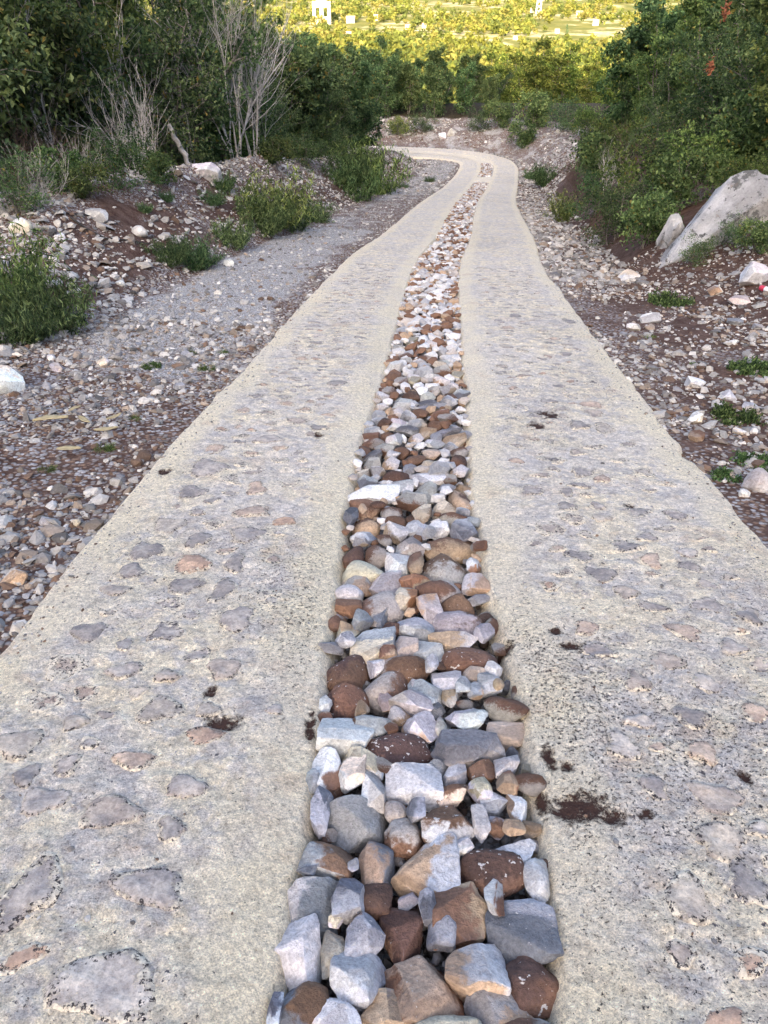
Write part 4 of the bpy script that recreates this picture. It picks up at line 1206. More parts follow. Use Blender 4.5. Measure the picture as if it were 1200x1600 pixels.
# ------------------------------------------------------------------ single rocks beside the track
def side_rock(px, py, wp, hp, label, ca='pale', cb='white', an=.85, depth_ratio=.8, seed=0, fleck=0, name='rock', rz=None, tilt=(0, 0), sub=3, mat=None, sink=.25, bias=.45):
    """px,py: centre of the rock in the photograph"""
    p, t = ground_at(px, py + hp * 0.32)
    wid = wp / FPX * t; hei = hp / FPX * t
    me = stone_mesh(6000 + seed, (wid, wid * depth_ratio, hei * 1.05), sub, ca, cb, an, fleck, bias)
    rng = np.random.RandomState(seed)
    o = obj(name, me, mat or M_STONE, loc=(p[0], p[1] + wid * depth_ratio * .15, p[2] + hei * (0.5 - sink)),
            rot=(tilt[0], tilt[1], rng.uniform(-.3, .3) if rz is None else rz))
    tag(o, label, 'rock')
    return o
SR = [
 (6, 598, 64, 46, 'white angular rock cut by the left edge of the picture beside red soil', 'white', 'cream', .95),
 (322, 269, 46, 26, 'white boulder with dark stains on top of the rubble berm under the bare tree', 'white', 'white', .7),
 (33, 353, 38, 24, 'pale rounded rock on the berm at the far left', 'cream', 'white', .5),
 (152, 337, 34, 20, 'pale flat rock near the top of the berm', 'pale', 'white', .8),
 (217, 362, 26, 18, 'rounded pale rock halfway down the berm', 'pale', 'cream', .5),
 (358, 411, 18, 13, 'single white stone at the foot of the berm beside grey gravel', 'white', 'white', .6),
 (280, 605, 19, 14, 'blue-grey stone lying alone on the left shoulder', 'grey', 'grey', .8),
 (25, 903, 44, 25, 'flat pinkish tan stone in the gravel at the lower left', 'tan', 'tgrey', .6),
 (72, 815, 25, 13, 'flat grey stone in the gravel left of the lane', 'grey', 'grey', .6),
 (118, 817, 18, 15, 'cream pebble in the gravel left of the lane', 'cream', 'cream', .4),
 (80, 559, 13, 11, 'small bright white pebble in front of the big weed', 'white', 'white', .5),
 (91, 575, 21, 14, 'pale grey-green stone beside red soil on the left', 'pale', 'tgrey', .6),
 (160, 567, 22, 15, 'cream rounded stone on the left shoulder', 'cream', 'pale', .5),
 (188, 443, 14, 9, 'white stone on the red soil slope of the berm', 'white', 'white', .5),
 (95, 372, 16, 12, 'white stone on the berm behind the big weed', 'white', 'white', .6),
 (568, 243, 13, 8, 'pale rock at the far end of the berm', 'white', 'pale', .8),
 (588, 254, 12, 8, 'white rock at the edge of the far gravel clearing', 'white', 'white', .8),
 (1087, 600, 29, 17, 'bright white stone in the rubble right of the track', 'white', 'white', .9),
 (1117, 455, 22, 18, 'white and tan block below the big boulder', 'white', 'tan', .9),
 (1155, 470, 36, 13, 'flat grey slab tilted on the red soil at the right', 'grey', 'tgrey', .8),
 (1015, 498, 32, 17, 'long pale stone in the rubble right of the lane', 'pale', 'white', .7),
 (990, 512, 22, 12, 'tan stone next to the long pale one', 'tgrey', 'pale', .7),
 (1150, 504, 24, 12, 'pale bluish stone at the right', 'pale', 'grey', .7),
 (1088, 655, 30, 17, 'cream stone pair in the rubble at the right', 'cream', 'white', .8),
 (1088, 683, 30, 14, 'flat brown rock beside the right lane edge', 'tan', 'brown', .8),
 (1188, 752, 56, 38, 'large round grey rock at the right edge of the picture', 'pale', 'tgrey', .45),
 (1163, 771, 18, 14, 'white pebble in front of the large round grey rock', 'white', 'white', .5),
 (1155, 675, 20, 10, 'flat pale stone among weeds at the right', 'pale', 'cream', .7),
 (1178, 674, 14, 12, 'small round white stone among weeds at the right', 'white', 'pale', .5),
 (1135, 620, 26, 14, 'grey slab lying in the rubble at the right', 'pale', 'grey', .8),
 (1170, 635, 26, 11, 'bluish flat stone near the right edge', 'pale', 'grey', .8),
 (1180, 430, 52, 40, 'white craggy rock at the foot of the soil bank', 'white', 'pale', .85),
 (980, 433, 40, 14, 'long cream rock below the bank at the right', 'cream', 'pale', .7),
 (705, 207, 13, 13, 'round grey boulder standing behind the far bend', 'tgrey', 'pale', .5),
 (691, 212, 13, 9, 'white rock left of the round boulder behind the bend', 'white', 'white', .8),
]
for k, (px, py, wp, hp, lab, ca, cb, an) in enumerate(SR):
    side_rock(px, py, wp, hp, lab, ca, cb, an, seed=k, sub=4 if wp > 30 else 3)

# the big leaning limestone slab on the right, with its neighbours
def boulder(name, px, py, depth, dims, rot, label, seed, an=.75, nplanes=9, rough=.05):
    P, F, _fv = cut_rock(seed, 7, .05, 3, .10)
    for _ in range(2):      # refine the faces for relief
        E = np.sort(np.concatenate([F[:, [0, 1]], F[:, [1, 2]], F[:, [2, 0]]]), 1)
        U, inv = np.unique(E, axis=0, return_inverse=True)
        inv = inv.ravel(); nf = len(F); m_ = len(P) + inv
        P = np.concatenate([P, (P[U[:, 0]] + P[U[:, 1]]) / 2])
        a_, b_, c_ = m_[:nf], m_[nf:2 * nf], m_[2 * nf:]
        F = np.concatenate([np.stack([F[:, 0], a_, c_], 1), np.stack([a_, F[:, 1], b_], 1), np.stack([c_, b_, F[:, 2]], 1), np.stack([a_, b_, c_], 1)])
    P = P * (1 + rough * 1.2 * fbm(P * 4 + 5, seed % 37, 4))[:, None]
    V = P * (np.array(dims) / 2)
    V = V + 0.02 * np.stack([fbm(V * 6 + 3, 1, 3), fbm(V * 6 + 9, 2, 3), fbm(V * 6 + 15, 3, 3)], 1)
    me = mesh_np(name, V, F)
    try: me.set_sharp_from_angle(angle=R(40))
    except Exception: pass
    p = at_depth(px, py, depth)
    o = obj(name, me, M_BOUL, loc=p, rot=rot)
    tag(o, label, 'boulder')
    return o
_, tb = ground_at(1042, 428)
print('boulder depth', tb)
boulder('boulder', 1102, 370, tb + 0.3, (2.05, 1.0, 0.60), (R(20), R(-46), R(6)), 'big smooth grey limestone slab leaning out of the right bank', 7002, .9, 11, .06)
boulder('boulder', 1200, 330, tb + 0.5, (0.8, 0.7, 0.9), (0, R(-20), 0), 'white craggy boulder with rusty stains above the soil bank', 7012, .8, 12, .09)
boulder('boulder', 1050, 366, tb + 1.0, (0.26, 0.35, 0.62), (0, R(8), R(20)), 'narrow grey rock standing just left of the big slab', 7021, .8, 10, .09)
_, t5 = ground_at(955, 184)
boulder('boulder', 955, 184, t5 + .3, (1.1, .8, 0.7), (0, 0, R(20)), 'pale craggy outcrop high on the far right bank', 7031, .8, 14, .16)
print('rocks ok')

# ------------------------------------------------------------------ plants
def tubes(paths, sides=5):
    """paths: list of (points (k,3), radii (k,))"""
    Vs, Fs = [], []; off = 0
    for P, r in paths:
        P = np.asarray(P); k = len(P)
        t = np.gradient(P, axis=0); t /= (np.linalg.norm(t, axis=1)[:, None] + 1e-9)
        ref = np.where(np.abs(t[:, 2:3]) > .9, np.array([[1., 0, 0]]), np.array([[0, 0, 1.]]))
        a = np.cross(t, ref); a /= (np.linalg.norm(a, axis=1)[:, None] + 1e-9)
        b = np.cross(t, a)
        th = np.linspace(0, 2 * math.pi, sides, endpoint=False)
        V = P[:, None] + np.asarray(r)[:, None, None] * (np.cos(th)[None, :, None] * a[:, None] + np.sin(th)[None, :, None] * b[:, None])
        Vs.append(V.reshape(-1, 3))
        ii = off + np.arange(k * sides).reshape(k, sides)
        j = np.roll(ii, -1, 1)
        Fs.append(np.stack([ii[:-1].ravel(), j[:-1].ravel(), j[1:].ravel(), ii[1:].ravel()], 1))
        off += k * sides
    return np.concatenate(Vs), np.concatenate(Fs)

def leaves(rng, pos, size, cols, up=0.4, narrow=0.55, fold=0.18, dirs=None):
    n = len(pos)
    d = rng.randn(n, 3) if dirs is None else dirs + 0.5 * rng.randn(n, 3)
    d /= np.linalg.norm(d, axis=1)[:, None]
    nn = rng.randn(n, 3); nn[:, 2] = np.abs(nn[:, 2]) + up
    sd_ = np.cross(d, nn); sd_ /= (np.linalg.norm(sd_, axis=1)[:, None] + 1e-9)
    nn = np.cross(sd_, d)
    L = size * rng.uniform(.65, 1.3, n)[:, None]
    v0 = pos - d * L * .5; v2 = pos + d * L * .5
    v1 = pos + sd_ * L * narrow * .5 + nn * L * fold - d * L * .08; v3 = pos - sd_ * L * narrow * .5 + nn * L * fold - d * L * .08
    V = np.stack([v0, v1, v2, v3], 1).reshape(-1, 3)
    F = np.arange(4 * n).reshape(n, 4)
    return V, F, np.repeat(cols, 4, 0)

def wander(rng, p0, d, length, k, curl=.25, grav=0.0):
    P = [np.array(p0, float)]; d = np.array(d, float); d /= np.linalg.norm(d)
    for i in range(k):
        d = d + curl * rng.randn(3) * .5 + np.array([0, 0, grav]); d /= np.linalg.norm(d)
        P.append(P[-1] + d * length / k)
    return np.array(P)

LEAFC = np.array([(0.028, 0.050, 0.023), (0.048, 0.080, 0.034), (0.080, 0.124, 0.050), (0.138, 0.195, 0.077), (0.21, 0.27, 0.108)])
def make_tree(seed, height, spread, nstem, nleaf, leaf, cl_sig=.16, low=.10, tint=(1, 1, 1), branch_n=11, upright=.9, narrow=.55, bare_top=False):
    rng = np.random.RandomState(seed)
    paths = []; anchors = []; wts = []
    for s in range(nstem):
        a = rng.uniform(0, 6.28); lean = rng.uniform(.05, .35) * spread / height * 2
        d = (math.cos(a) * lean, math.sin(a) * lean, 1)
        hh = height * rng.uniform(.72, 1.0)
        st = wander(rng, (rng.uniform(-.12, .12), rng.uniform(-.12, .12), -.15), d, hh, 9, .22)
        r0 = height * rng.uniform(.007, .012)
        paths.append((st, np.linspace(r0, r0 * .25, len(st))))
        for b in range(branch_n):
            f = low + (1 - low) * (b + rng.rand()) / branch_n
            k = f * 9; i = min(int(k), 8); p = st[i] + (st[i + 1] - st[i]) * (k - i)
            a2 = rng.uniform(0, 6.28)
            prof = math.sin(math.pi * min(1, .22 + .78 * f) ** 1.0) ** .7 if f > .05 else .5
            ln = spread * (0.35 + .65 * prof) * rng.uniform(.55, 1.1)
            br = wander(rng, p, (math.cos(a2), math.sin(a2), upright * rng.uniform(.1, .8)), ln, 5, .35)
            paths.append((br, np.linspace(r0 * .38, r0 * .1, len(br))))
            anchors.append(br[2:]); wts.append(np.linspace(.6, 1.3, len(br) - 2))
            for q in range(3):
                i2 = rng.randint(1, 5)
                tw = wander(rng, br[i2], rng.randn(3) + np.array([0, 0, .4]) + (br[-1] - br[0]) / ln, ln * rng.uniform(.3, .55), 3, .4)
                paths.append((tw, np.linspace(r0 * .16, r0 * .06, len(tw))))
                anchors.append(tw[1:]); wts.append(np.full(len(tw) - 1, 1.2))
    An = np.concatenate(anchors); W = np.concatenate(wts) * np.exp(rng.normal(0, .8, len(An)))
    pick = rng.choice(len(An), nleaf, p=W / W.sum())
    pos = An[pick] + rng.randn(nleaf, 3) * cl_sig * np.array([1, 1, .75])
    pos[:, 2] = np.maximum(pos[:, 2], .04)
    clump = rng.rand(len(An))
    base = LEAFC[np.clip((clump[pick] * 3 + rng.rand(nleaf) * 2.2).astype(int), 0, 4)] * np.array(tint) * rng.uniform(.75, 1.3, (nleaf, 1))
    yel = rng.rand(nleaf) < .025
    base[yel] = np.array((0.22, 0.19, 0.05))
    V, F, C = leaves(rng, pos, leaf, base, narrow=narrow)
    mc = mesh_np('crown', V, F, smooth=False); attr_c(mc, 'col', C); mc.materials.append(M_LEAF)
    V, F = tubes(paths, 5)
    mt = mesh_np('trunk', V, F); mt.materials.append(M_BARK)
    return mt, mc

def tree_root(name, meshes, loc=(0, 0, -500)):
    e = empty(name, loc)
    obj('trunk', meshes[0], None, e); obj('crown', meshes[1], None, e)
    return e
PT = {}
def inst(kind, name, meshes_key, loc, rz, sc, label, cat, group=None, partnames=('trunk', 'crown')):
    e = empty(name, loc, rz, sc)
    for nm, me in zip(partnames, PT[meshes_key]):
        o = bpy.data.objects.new(nm, me); COL.objects.link(o); o.parent = e
    tag(e, label, cat, group)
    return e

PT['broad1'] = make_tree(1, 4.6, 1.25, 4, 8500, .115, cl_sig=.13, tint=(1, 1, 1))
PT['broad2'] = make_tree(2, 4.2, 1.35, 5, 9500, .10, cl_sig=.13, tint=(.92, .95, 1.05))
PT['broad3'] = make_tree(3, 5.2, 1.15, 3, 8000, .12, cl_sig=.13, tint=(1.12, 1.1, .9))
PT['broad4'] = make_tree(4, 3.4, 1.3, 6, 9500, .085, cl_sig=.12, tint=(.8, .86, .95))
PT['far1'] = make_tree(5, 5.0, 1.5, 4, 6500, .19, cl_sig=.16, tint=(.95, 1, 1))
PT['far2'] = make_tree(6, 5.6, 1.3, 3, 6500, .18, cl_sig=.16, tint=(.8, .9, 1))
PT['far3'] = make_tree(15, 5.2, 1.45, 4, 6500, .18, cl_sig=.16, tint=(1.25, 1.12, .62))
PT['dark'] = make_tree(7, 5.5, .75, 1, 9000, .09, cl_sig=.12, low=.04, tint=(.55, .65, .75), branch_n=34, upright=1.4, narrow=.3)
PT['shrub1'] = make_tree(8, 1.15, .62, 7, 3000, .075, cl_sig=.08, low=.15, tint=(.95, 1.0, .95), branch_n=5)
PT['shrub2'] = make_tree(9, 0.95, .75, 8, 3000, .065, cl_sig=.07, low=.15, tint=(1.15, 1.1, .85), branch_n=5)
PT['shrub3'] = make_tree(10, 1.3, .7, 7, 3200, .052, cl_sig=.08, low=.1, tint=(.75, .85, .9), branch_n=5)
print('trees ok')

def make_weed(seed, n, height, spread, leaf, per, tint, narrow=.16):
    """feathery herb: many thin stems with fine leaflets"""
    rng = np.random.RandomState(seed)
    paths = []; pos = []; dirs = []
    for i in range(n):
        a = rng.uniform(0, 6.28); rr = spread * .35 * math.sqrt(rng.rand())
        p0 = np.array([math.cos(a) * rr, math.sin(a) * rr, -.03])
        d = np.array([math.cos(a) * rr * 2.2 / spread * .9, math.sin(a) * rr * 2.2 / spread * .9, 1]) + rng.randn(3) * .2
        h = height * rng.uniform(.45, 1.05)
        st = wander(rng, p0, d, h, 5, .22)
        paths.append((st, np.linspace(.0035, .0012, len(st))))
        f = rng.rand(per) ** .8 * (len(st) - 1.001)
        k = f.astype(int)
        q = st[k] + (st[k + 1] - st[k]) * (f - k)[:, None]
        pos.append(q + rng.randn(per, 3) * leaf * .45); dd = rng.randn(per, 3); dd[:, 2] = np.abs(dd[:, 2]) + .7
        dirs.append(dd)
    pos = np.concatenate(pos); dirs = np.concatenate(dirs)
    pos[:, 2] = np.maximum(pos[:, 2], 0.005)
    cols = LEAFC[rng.randint(0, 5, len(pos))] * np.array(tint) * rng.uniform(.7, 1.35, (len(pos), 1))
    V, F, C = leaves(rng, pos, leaf, cols, up=.2, narrow=narrow, fold=.08, dirs=dirs)
    ml = mesh_np('foliage', V, F, False); attr_c(ml, 'col', C); ml.materials.append(M_WEED)
    V, F = tubes(paths, 3)
    mt = mesh_np('stems', V, F); attr_c(mt, 'col', np.tile((0.09, 0.105, 0.05), (len(V), 1))); mt.materials.append(M_WEED)
    return mt, ml
PT['weed1'] = make_weed(21, 60, .45, .55, .055, 60, (.85, .95, .95))
PT['weed2'] = make_weed(22, 70, .32, .5, .045, 55, (.78, .9, .95))
PT['weed3'] = make_weed(23, 50, .55, .45, .06, 55, (1.2, 1.15, .9))
PT['tuft'] = make_weed(24, 40, .10, .22, .05, 22, (.85, .88, .68), narrow=.10)
PT['low'] = make_weed(25, 60, .13, .4, .035, 40, (.72, .85, .75), narrow=.4)

def plant(key, name, px, py, sc, label, cat='plant', group=None, rz=None, parts=('stems', 'foliage')):
    p, t = ground_at(px, py)
    rng = np.random.RandomState(int(px * 7 + py))
    return inst('plant', name, key, (p[0], p[1], p[2] - .01), rng.uniform(0, 6.28) if rz is None else rz, sc, label, cat, group, parts)

def px_scale(px, py, wpx, unit):
    p, t = ground_at(px, py)
    return wpx / FPX * t / unit
WEEDS = [
 ('weed2', 25, 522, 150, .62, 'big dark feathery weed at the left edge of the picture, nearest'),
 ('weed1', 88, 510, 130, .62, 'dark feathery weed right of the biggest one at the left edge'),
 ('weed3', 20, 470, 110, .5, 'taller thin weed with upright stalks behind the big weeds at left'),
 ('weed2', 262, 408, 56, .55, 'dark green bushy weed at the foot of the berm, left half'),
 ('weed2', 303, 412, 66, .55, 'dark green bushy weed at the foot of the berm, right half'),
 ('weed2', 225, 330, 26, .55, 'small round dark weed alone on the pale rubble berm'),
 ('weed2', 258, 313, 24, .55, 'small dark weed near the top of the berm'),
 ('weed1', 360, 385, 44, .55, 'low dark weed between the two weed masses on the berm'),
 ('weed3', 425, 350, 70, .5, 'tall yellowish green weed in the middle of the berm'),
 ('weed1', 405, 362, 60, .55, 'dark weed in front of the tall yellowish one'),
 ('weed1', 455, 355, 56, .55, 'dark weed right of the tall yellowish one'),
 ('weed2', 490, 345, 50, .55, 'dark weed near the berm foot where the gravel narrows'),
 ('weed2', 330, 318, 34, .55, 'spreading low weed on the upper berm'),
 ('weed1', 345, 296, 30, .55, 'small weed under the white boulder'),
 ('weed1', 555, 308, 60, .55, 'green weed at the far foot of the berm'),
 ('weed3', 585, 298, 60, .5, 'bright green weed beside the far gravel clearing'),
 ('weed1', 535, 290, 52, .55, 'dark weed behind the far green weeds on the berm'),
 ('weed3', 560, 272, 46, .5, 'tall pale weed near the far end of the berm'),
 ('weed2', 630, 294, 16, .55, 'tiny weed on the far gravel clearing, left one'),
 ('weed2', 671, 284, 16, .55, 'tiny weed on the far gravel clearing, right one'),
 ('weed2', 835, 282, 32, .55, 'dark weed in the gutter right of the far lane'),
 ('weed1', 855, 288, 40, .55, 'bushy weed against the right bank below the bend'),
 ('weed3', 885, 345, 44, .5, 'green weed at the foot of the right bank'),
 ('low', 1045, 475, 80, .5, 'low dark green weed patch below the big boulder'),
 ('low', 1175, 580, 84, .5, 'low weed patch at the right edge of the picture'),
 ('low', 1150, 655, 90, .5, 'spreading thin weed among stones at the right'),
 ('low', 1178, 725, 76, .5, 'dark weed above the large round grey rock'),
 ('low', 1135, 748, 60, .5, 'weed growing over the notch in the right lane edge'),
 ('tuft', 1016, 528, 22, .28, 'small grass tuft beside the right lane'),
 ('low', 1085, 570, 20, .5, 'tiny weed above the bright white stone'),
 ('tuft', 162, 703, 38, .28, 'bright green grass tuft on the left shoulder, nearest'),
 ('tuft', 210, 656, 26, .28, 'small grass tuft beside the dry leaves'),
 ('tuft', 298, 553, 26, .28, 'grass tuft near the left lane edge, left one'),
 ('tuft', 348, 552, 22, .28, 'grass tuft near the left lane edge, right one'),
 ('tuft', 325, 578, 34, .28, 'low grass tuft below the pair near the left lane'),
 ('tuft', 72, 735, 34, .28, 'sparse grass tuft left of the bright green one'),
 ('low', 235, 575, 40, .5, 'thin creeping weed in the gravel on the left'),
 ('tuft', 790, 995, 16, .28, 'little grass blades growing from the strip edge at the right lane'),
 ('low', 835, 195, 36, .5, 'low weed on the far bank behind the bend'),
]
for k, px, py, wpx, unit, lab in WEEDS:
    plant(k, 'weed' if k != 'tuft' else 'grass_tuft', px, py, px_scale(px, py, wpx, unit) * (1.25 if 250 < px < 620 and py < 420 else 1.05), lab, 'weed' if k != 'tuft' else 'grass')

# shrubs on the right bank and round the bend: (key, base x, base y, width px, label)
SH = [
 ('shrub1', 1010, 385, 110, 'green shrub left of the big boulder'), ('shrub3', 960, 375, 100, 'dark small-leaved shrub at the foot of the right bank'),
 ('shrub1', 1060, 330, 120, 'leafy shrub above the big slab'), ('shrub2', 1000, 310, 120, 'yellow-green shrub on the right bank'),
 ('shrub3', 930, 335, 90, 'dark shrub low on the right bank'), ('shrub1', 940, 290, 100, 'green shrub in the middle of the right bank'),
 ('shrub2', 1090, 290, 130, 'yellow-green bush overhanging the boulder'), ('shrub1', 1150, 270, 150, 'large green bush behind the boulder top'),
 ('shrub3', 1030, 255, 120, 'dark bush half way up the right bank'), ('shrub2', 970, 250, 90, 'bright bush half way up the right bank'),
 ('shrub1', 1105, 225, 140, 'green bush high on the right bank'), ('shrub3', 1180, 225, 150, 'dark bush at the right edge above the boulder'),
 ('shrub1', 1180, 395, 70, 'small dark shrub growing on the soil bank under the boulders'), ('shrub3', 1085, 412, 60, 'small shrub at the lower side of the big slab'),

 ('shrub1', 815, 230, 50, 'dark bush on the outer bank of the bend'), ('shrub1', 835, 200, 70, 'rounded grey-green bush behind the bend'),
 ('shrub3', 880, 205, 60, 'bush on the crest right of the rounded one'), ('shrub2', 920, 215, 70, 'pale bush on the crest of the right bank'),
 ('shrub3', 745, 205, 44, 'low bush behind the bank, right of the round boulder'), ('shrub1', 780, 200, 50, 'green bush behind the far bank'),
 ('shrub3', 660, 208, 44, 'low dark bush behind the far bank at left'), ('shrub2', 625, 212, 40, 'low bush where the track disappears'),
 ('shrub3', 985, 350, 90, 'dark shrub between the green ones at the bank foot'), ('shrub1', 925, 270, 80, 'green shrub left of the brown brush on the right bank'),
 ('shrub3', 1040, 290, 110, 'dark shrub right of the yellow-green one on the bank'),
 ('shrub2', 1175, 300, 80, 'yellow-green shrub on top of the boulder at the right edge'), ('shrub3', 1150, 385, 60, 'dark little shrub in the soil below the big slab'),
 ('shrub1', 100, 300, 90, 'bright green bush at the forest edge on the left'), ('shrub3', 190, 290, 110, 'dark bush at the forest edge left of the white boulder'),
 ('shrub1', 250, 290, 70, 'small leafy bush next to the leaning log'), ('shrub3', 30, 335, 120, 'dark bush at the far left forest edge'),
 ('shrub3', 480, 262, 70, 'dark bush under the trees behind the berm'), ('shrub1', 430, 262, 60, 'green bush under the bare tree'),
 ('shrub3', 530, 250, 50, 'dark bush at the far end of the berm'), ('shrub1', 140, 310, 70, 'low leafy bush at the back of the berm'),
]
UNIT = {'shrub1': 1.55, 'shrub2': 1.6, 'shrub3': 1.7}
for k, px, py, wpx, lab in SH:
    plant(k, 'shrub', px, py, px_scale(px, py, wpx, UNIT[k]) * 1.15, lab, 'bush', parts=('trunk', 'crown'))

# trees -----------------------------------------------------------
rng = np.random.RandomState(5)
def tree_at(key, x, y, sc, label, group, name='tree'):
    z = float(H(np.array([x]), np.array([y]))[0])
    return inst('tree', name, key, (x, y, z - .05), rng.uniform(0, 6.28), sc, label, 'tree', group)
def nth(i):
    W = ['nearest', 'second nearest', 'third nearest', 'fourth nearest', 'fifth nearest', 'sixth nearest', 'seventh nearest', 'eighth nearest', 'ninth nearest', 'tenth nearest']
    T = ['tenth', 'eleventh', 'twelfth', 'thirteenth', 'fourteenth', 'fifteenth', 'sixteenth', 'seventeenth', 'eighteenth', 'nineteenth', 'twentieth']
    if i < 10: return W[i]
    if i < 20: return T[i - 9] + ' nearest'
    return 'twenty-' + ['first', 'second', 'third', 'fourth', 'fifth', 'sixth', 'seventh', 'eighth', 'ninth'][min(i - 20, 8)] + ' nearest'
LG = 'trees of the thicket left of the track'
NM = {'broad1': 'mid green', 'broad2': 'deep green', 'broad3': 'tall light green', 'broad4': 'low dark green', 'far1': 'mid green', 'far2': 'tall', 'dark': 'dark narrow', 'far3': 'olive'}
cnt = 0; front = []
for row, (u0, ylo, yhi, step) in enumerate(((-7.2, 5.0, 46, 1.35), (-8.5, 5.0, 50, 1.5), (-10.2, 6.0, 50, 1.7), (-12.2, 8.0, 50, 3.0))):
    yv = ylo
    while yv < yhi:
        s = S0 + yv
        x, y, _ = at_su(s, u0 + rng.uniform(-.35, .35))
        fx, fy, d = frame_xy((x, y, float(zprof(y)) + 1.5))
        if -260 < fx < 700 and d > 3:
            key = rng.choice(['broad1', 'broad2', 'broad3', 'broad4'], p=[.3, .3, .2, .2]) if yv < 30 else rng.choice(['far1', 'far2', 'broad2'])
            sc = rng.uniform(.85, 1.12) * (1.0 if row == 0 else 1.15) * float(np.interp(yv, [22, 34], [1, .82]))
            place = ('front row' if row == 0 else 'rows behind') + (', near end' if yv < 13 else (', middle' if yv < 28 else ', far end'))
            nf = sum(1 for q in front if q == 'L')
            lab = f'{NM[key]} tree in the {place} of the left thicket'
            if row == 0: lab = f'{nth(nf)} tree of the left thicket front row, {NM[key]}'; front.append('L')
            tree_at(key, x, y, sc, lab, LG); cnt += 1
        yv += step * rng.uniform(.8, 1.25)
RG = 'trees on the bank right of the track'
for row, (u0, ylo, yhi, step) in enumerate(((6.2, 10, 40, 1.9), (7.8, 10, 44, 1.8), (9.8, 12, 46, 2.1), (12.5, 14, 48, 2.6))):
    yv = ylo
    while yv < yhi:
        s = S0 + yv
        x, y, _ = at_su(s, u0 + rng.uniform(-.4, .4))
        fx, fy, d = frame_xy((x, y, float(zprof(y)) + 3))
        if 955 + 1.0 * max(0, yv - 26) < fx < 1420:
            key = rng.choice(['broad1', 'broad2', 'broad3', 'broad4'], p=[.3, .25, .3, .15]) if yv < 30 else rng.choice(['far1', 'far2', 'broad3'])
            sc = rng.uniform(.8, 1.1) * (.85 if row == 0 else 1.0)
            place = ('front row' if row == 0 else 'rows behind') + (', above the boulder' if yv < 16 else (', half way along' if yv < 28 else ', far end'))
            nf = sum(1 for q in front if q == 'R')
            lab = f'{NM[key]} tree in the {place} of the right bank'
            if row == 0: lab = f'{nth(nf)} tree of the front row on the right bank, {NM[key]}'; front.append('R')
            tree_at(key, x, y, sc, lab, RG); cnt += 1
        yv += step * rng.uniform(.8, 1.25)
BG_ = 'trees of the wood behind the bend'
for row, (yb, step) in enumerate(((58.5, 1.9), (61.5, 2.0), (65, 2.2), (70, 2.6))):
    x = -16.0
    while x < 30:
        y = yb + rng.uniform(-1.2, 1.2) + 0.10 * max(0, x - 8)
        if x < -4: y += 2
        if frame_xy((x, y, -6))[0] > 785 - 12 * row: break
        key = rng.choice(['far1', 'far2', 'broad2', 'dark'], p=[.45, .35, .15, .05])
        sc = rng.uniform(.52, .95) * float(np.interp(x, [-12, 0, 6], [1.15, 1.05, .92]))
        where = 'left of the bend' if x < 1 else ('straight behind the bend' if x < 9 else 'right of the bend')
        lab = f'{NM[key]} tree in the back rows of the wood {where}'
        if row == 0: lab = f'{nth(len([q for q in front if q == "B"])).replace("nearest", "leftmost").replace("leftmost leftmost", "leftmost")} tree in the front row of the wood behind the bend, {NM[key]}'; front.append('B')
        tree_at(key, x, y, sc, lab, BG_); cnt += 1
        x += step * rng.uniform(.75, 1.25)
# dark pointed tops standing out against the valley
for px, py_top, dep, lab in ((737, 62, 62, 'tall dark pointed tree rising above the wood at the centre'), (572, 58, 58, 'dark pointed tree top against the yellow valley at left'),
                             (618, 80, 60, 'dark tree top right of the pointed one at left'), (757, 85, 64, 'smaller dark tree beside the tall pointed one'), (512, 40, 54, 'dark leafy tree top below the pale ruin')):
    top = at_depth(px, py_top, dep)
    z = float(H(np.array([top[0]]), np.array([top[1]]))[0])
    e = inst('tree', 'dark_tree', 'dark', (top[0], top[1], z), rng.uniform(0, 6), max(.6, (top[2] - z) / 5.2), lab, 'tree')
# sunlit trees further down the slope on the right
SGp = 'sunlit trees beyond the wood'
for k in range(26):
    px = rng.uniform(770, 985); d = rng.uniform(92, 135)
    topy = rng.uniform(62, 112) - (d - 92) * .25
    top = at_depth(px, topy, d)
    z = float(H(np.array([top[0]]), np.array([top[1]]))[0])
    tree_at('far3', top[0], top[1], float(np.clip((top[2] - z) / 5.2, .8, 2.0)), 'yellow-green tree with sunlit top down the slope right of centre', SGp); cnt += 1
print('trees', cnt)

# bare, bleached multi-stemmed tree ------------------------------------------------
def bare_tree(seed, nst, height, spread, levels=3, r0=.022, mat=None):
    mat = mat or M_BARE
    rng = np.random.RandomState(seed)
    stems, twigs = [], []
    def grow(p, d, ln, r, lv):
        P = wander(rng, p, d, ln, 6, .22, .03)
        (stems if lv == 0 else twigs).append((P, np.linspace(r, r * .4, len(P))))
        if lv >= levels: return
        for q in range(rng.randint(4, 7) if lv == 0 else rng.randint(2, 5)):
            i = rng.randint(2 if lv == 0 else 1, 6)
            dd = (P[min(i + 1, 6)] - P[i]); dd /= np.linalg.norm(dd)
            grow(P[i], dd + rng.randn(3) * .38 + np.array([0, 0, .25]), ln * rng.uniform(.42, .7), max(r * .42, .0028), lv + 1)
    for s in range(nst):
        a = rng.uniform(0, 6.28); l = spread * rng.uniform(.1, 1)
        grow((math.cos(a) * .16 * rng.rand(), math.sin(a) * .16 * rng.rand(), -.1), (math.cos(a) * l, math.sin(a) * l, 1), height * rng.uniform(.55, .85), r0 * rng.uniform(.55, 1.1), 0)
    V, F = tubes(stems, 6); ms = mesh_np('stem', V, F); ms.materials.append(mat)
    V, F = tubes(twigs, 3); mt = mesh_np('twigs', V, F); mt.materials.append(mat)
    return ms, mt
PT['bare'] = bare_tree(44, 9, 4.2, .45, 3, .032)
